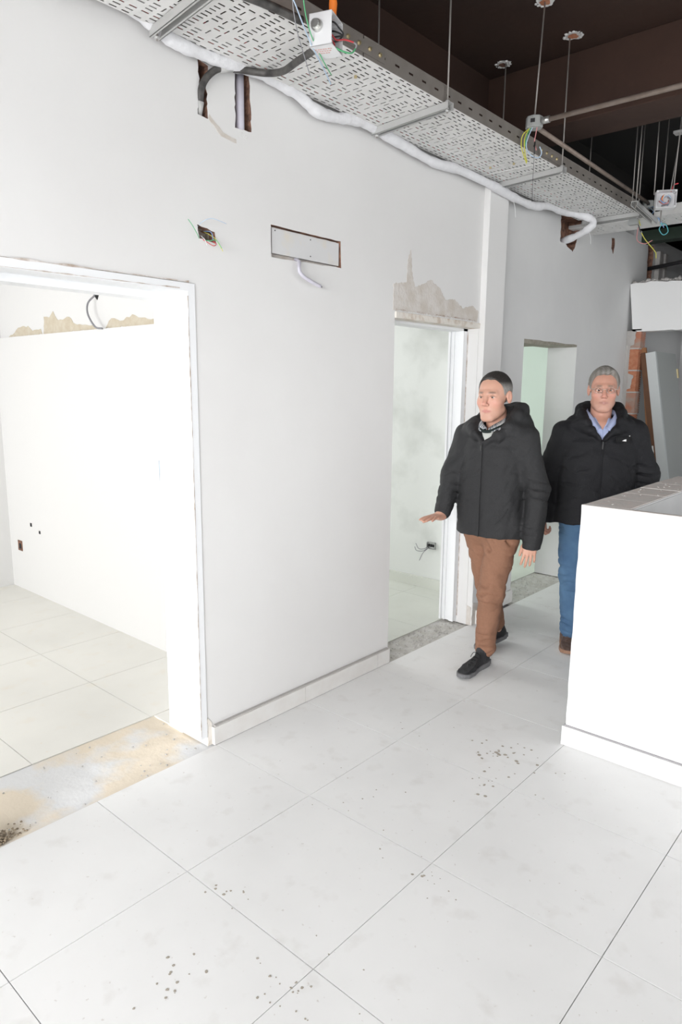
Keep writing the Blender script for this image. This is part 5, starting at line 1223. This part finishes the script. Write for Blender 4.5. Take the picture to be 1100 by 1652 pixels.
    bx('chest_flap', (.075, -.142, 1.325), (.155, -.132, 1.36), M['lining'], jk, .004).rotation_euler = (0, 0, 0)
    bm = bmesh.new(); vs = [bm.verts.new(p) for p in ((.108, -.1445, 1.336), (.132, -.1425, 1.333), (.132, -.1425, 1.346), (.122, -.1435, 1.344))]; bm.faces.new(vs); lg_ = obj('chest_logo', bm, M['w_white'], jk); lg_.modifiers.new('t', 'SOLIDIFY').thickness = .001
    bm = bmesh.new(); bmesh.ops.create_icosphere(bm, subdivisions=2, radius=.004, matrix=Matrix.Translation((.150, -.138, 1.366))); obj('snap_button', bm, M['steel'], jk)
    # shirt
    s = Field((-.12, -.16, 1.22), (.12, .10, 1.50), .0035); s.ell((0, -.02, 1.32), (.12, .100, .165), 0)
    s.fn((-.2, -.3, 1.38), (.2, .2, 1.6), lambda X, Y, Z: np.maximum(np.abs(X)-np.clip((Z-1.395)*.50, 0, .1), Y+.0), .004)
    sh_ = s.mesh('shirt', M['shirt_blue'], e, None, 1)
    tb('button_placket', [(0, -.112, 1.395), (0, -.118, 1.36), (0, -.1195, 1.32)], .0025, M['shirt_blue'], sh_, 6)
    flap_collar(e, [(0.0, .085, 1.520), (.055, .070, 1.518), (.080, .010, 1.512), (.072, -.050, 1.492), (.046, -.085, 1.455), (.012, -.108, 1.412)], [(0.0, .100, 1.485), (.068, .085, 1.480), (.098, .010, 1.472), (.094, -.060, 1.455), (.074, -.100, 1.425), (.046, -.122, 1.388)], M['shirt_blue'])
    # jeans
    t = Field((-.25, -.22, .03), (.26, .24, .98), .0045)
    t.loft([(.86, 0, .0, .178, .12), (.97, 0, 0, .18, .125)], .02); t.cap((-.08, .0, .84), (.08, 0, .84), .110, .110, .04)
    t.path([hipR, knR, (anR[0]+.01, anR[1], .110)], [.112, .078, .062], .03); t.path([hipL, knL, (anL[0], anL[1], .110)], [.112, .080, .068], .03)
    t.fn((-.3, -.3, 0), (.3, .4, .065), lambda X, Y, Z: Z-.060, 0)
    t.wrinkle(knR, (0, .1, 1), .12, .12, .016, .055, 31); t.wrinkle((anR[0], anR[1], .15), (0, 0, 1), .08, .10, .018, .038, 32); t.wrinkle((-.10, 0, .76), (.3, 0, 1), .07, .15, .010, .035, 33); t.wrinkle(knL, (0, 0, 1), .12, .12, .014, .05, 35)
    t.noise(.0045, 20, 12); t.noise(.0020, 45, 19)
    t.mesh('jeans', M['denim'], e, None, 2)
    shoe(e, M['shoe_brown'], M['sole_gum'], (-.130, -.245, 0), (-.104, .050, 0), 0.0, .053, h=.080)
    shoe(e, M['shoe_brown'], M['sole_gum'], (.140, -.03, 0), (.115, .255, 0), 0.0, .052)
    return e
M['lens'] = mat('lens_glass', (1, 1, 1), 0.02); _b = M['lens'].node_tree.nodes['Principled BSDF']; _b.inputs['Transmission Weight'].default_value = 1.0; _b.inputs['IOR'].default_value = 1.06
man_two()
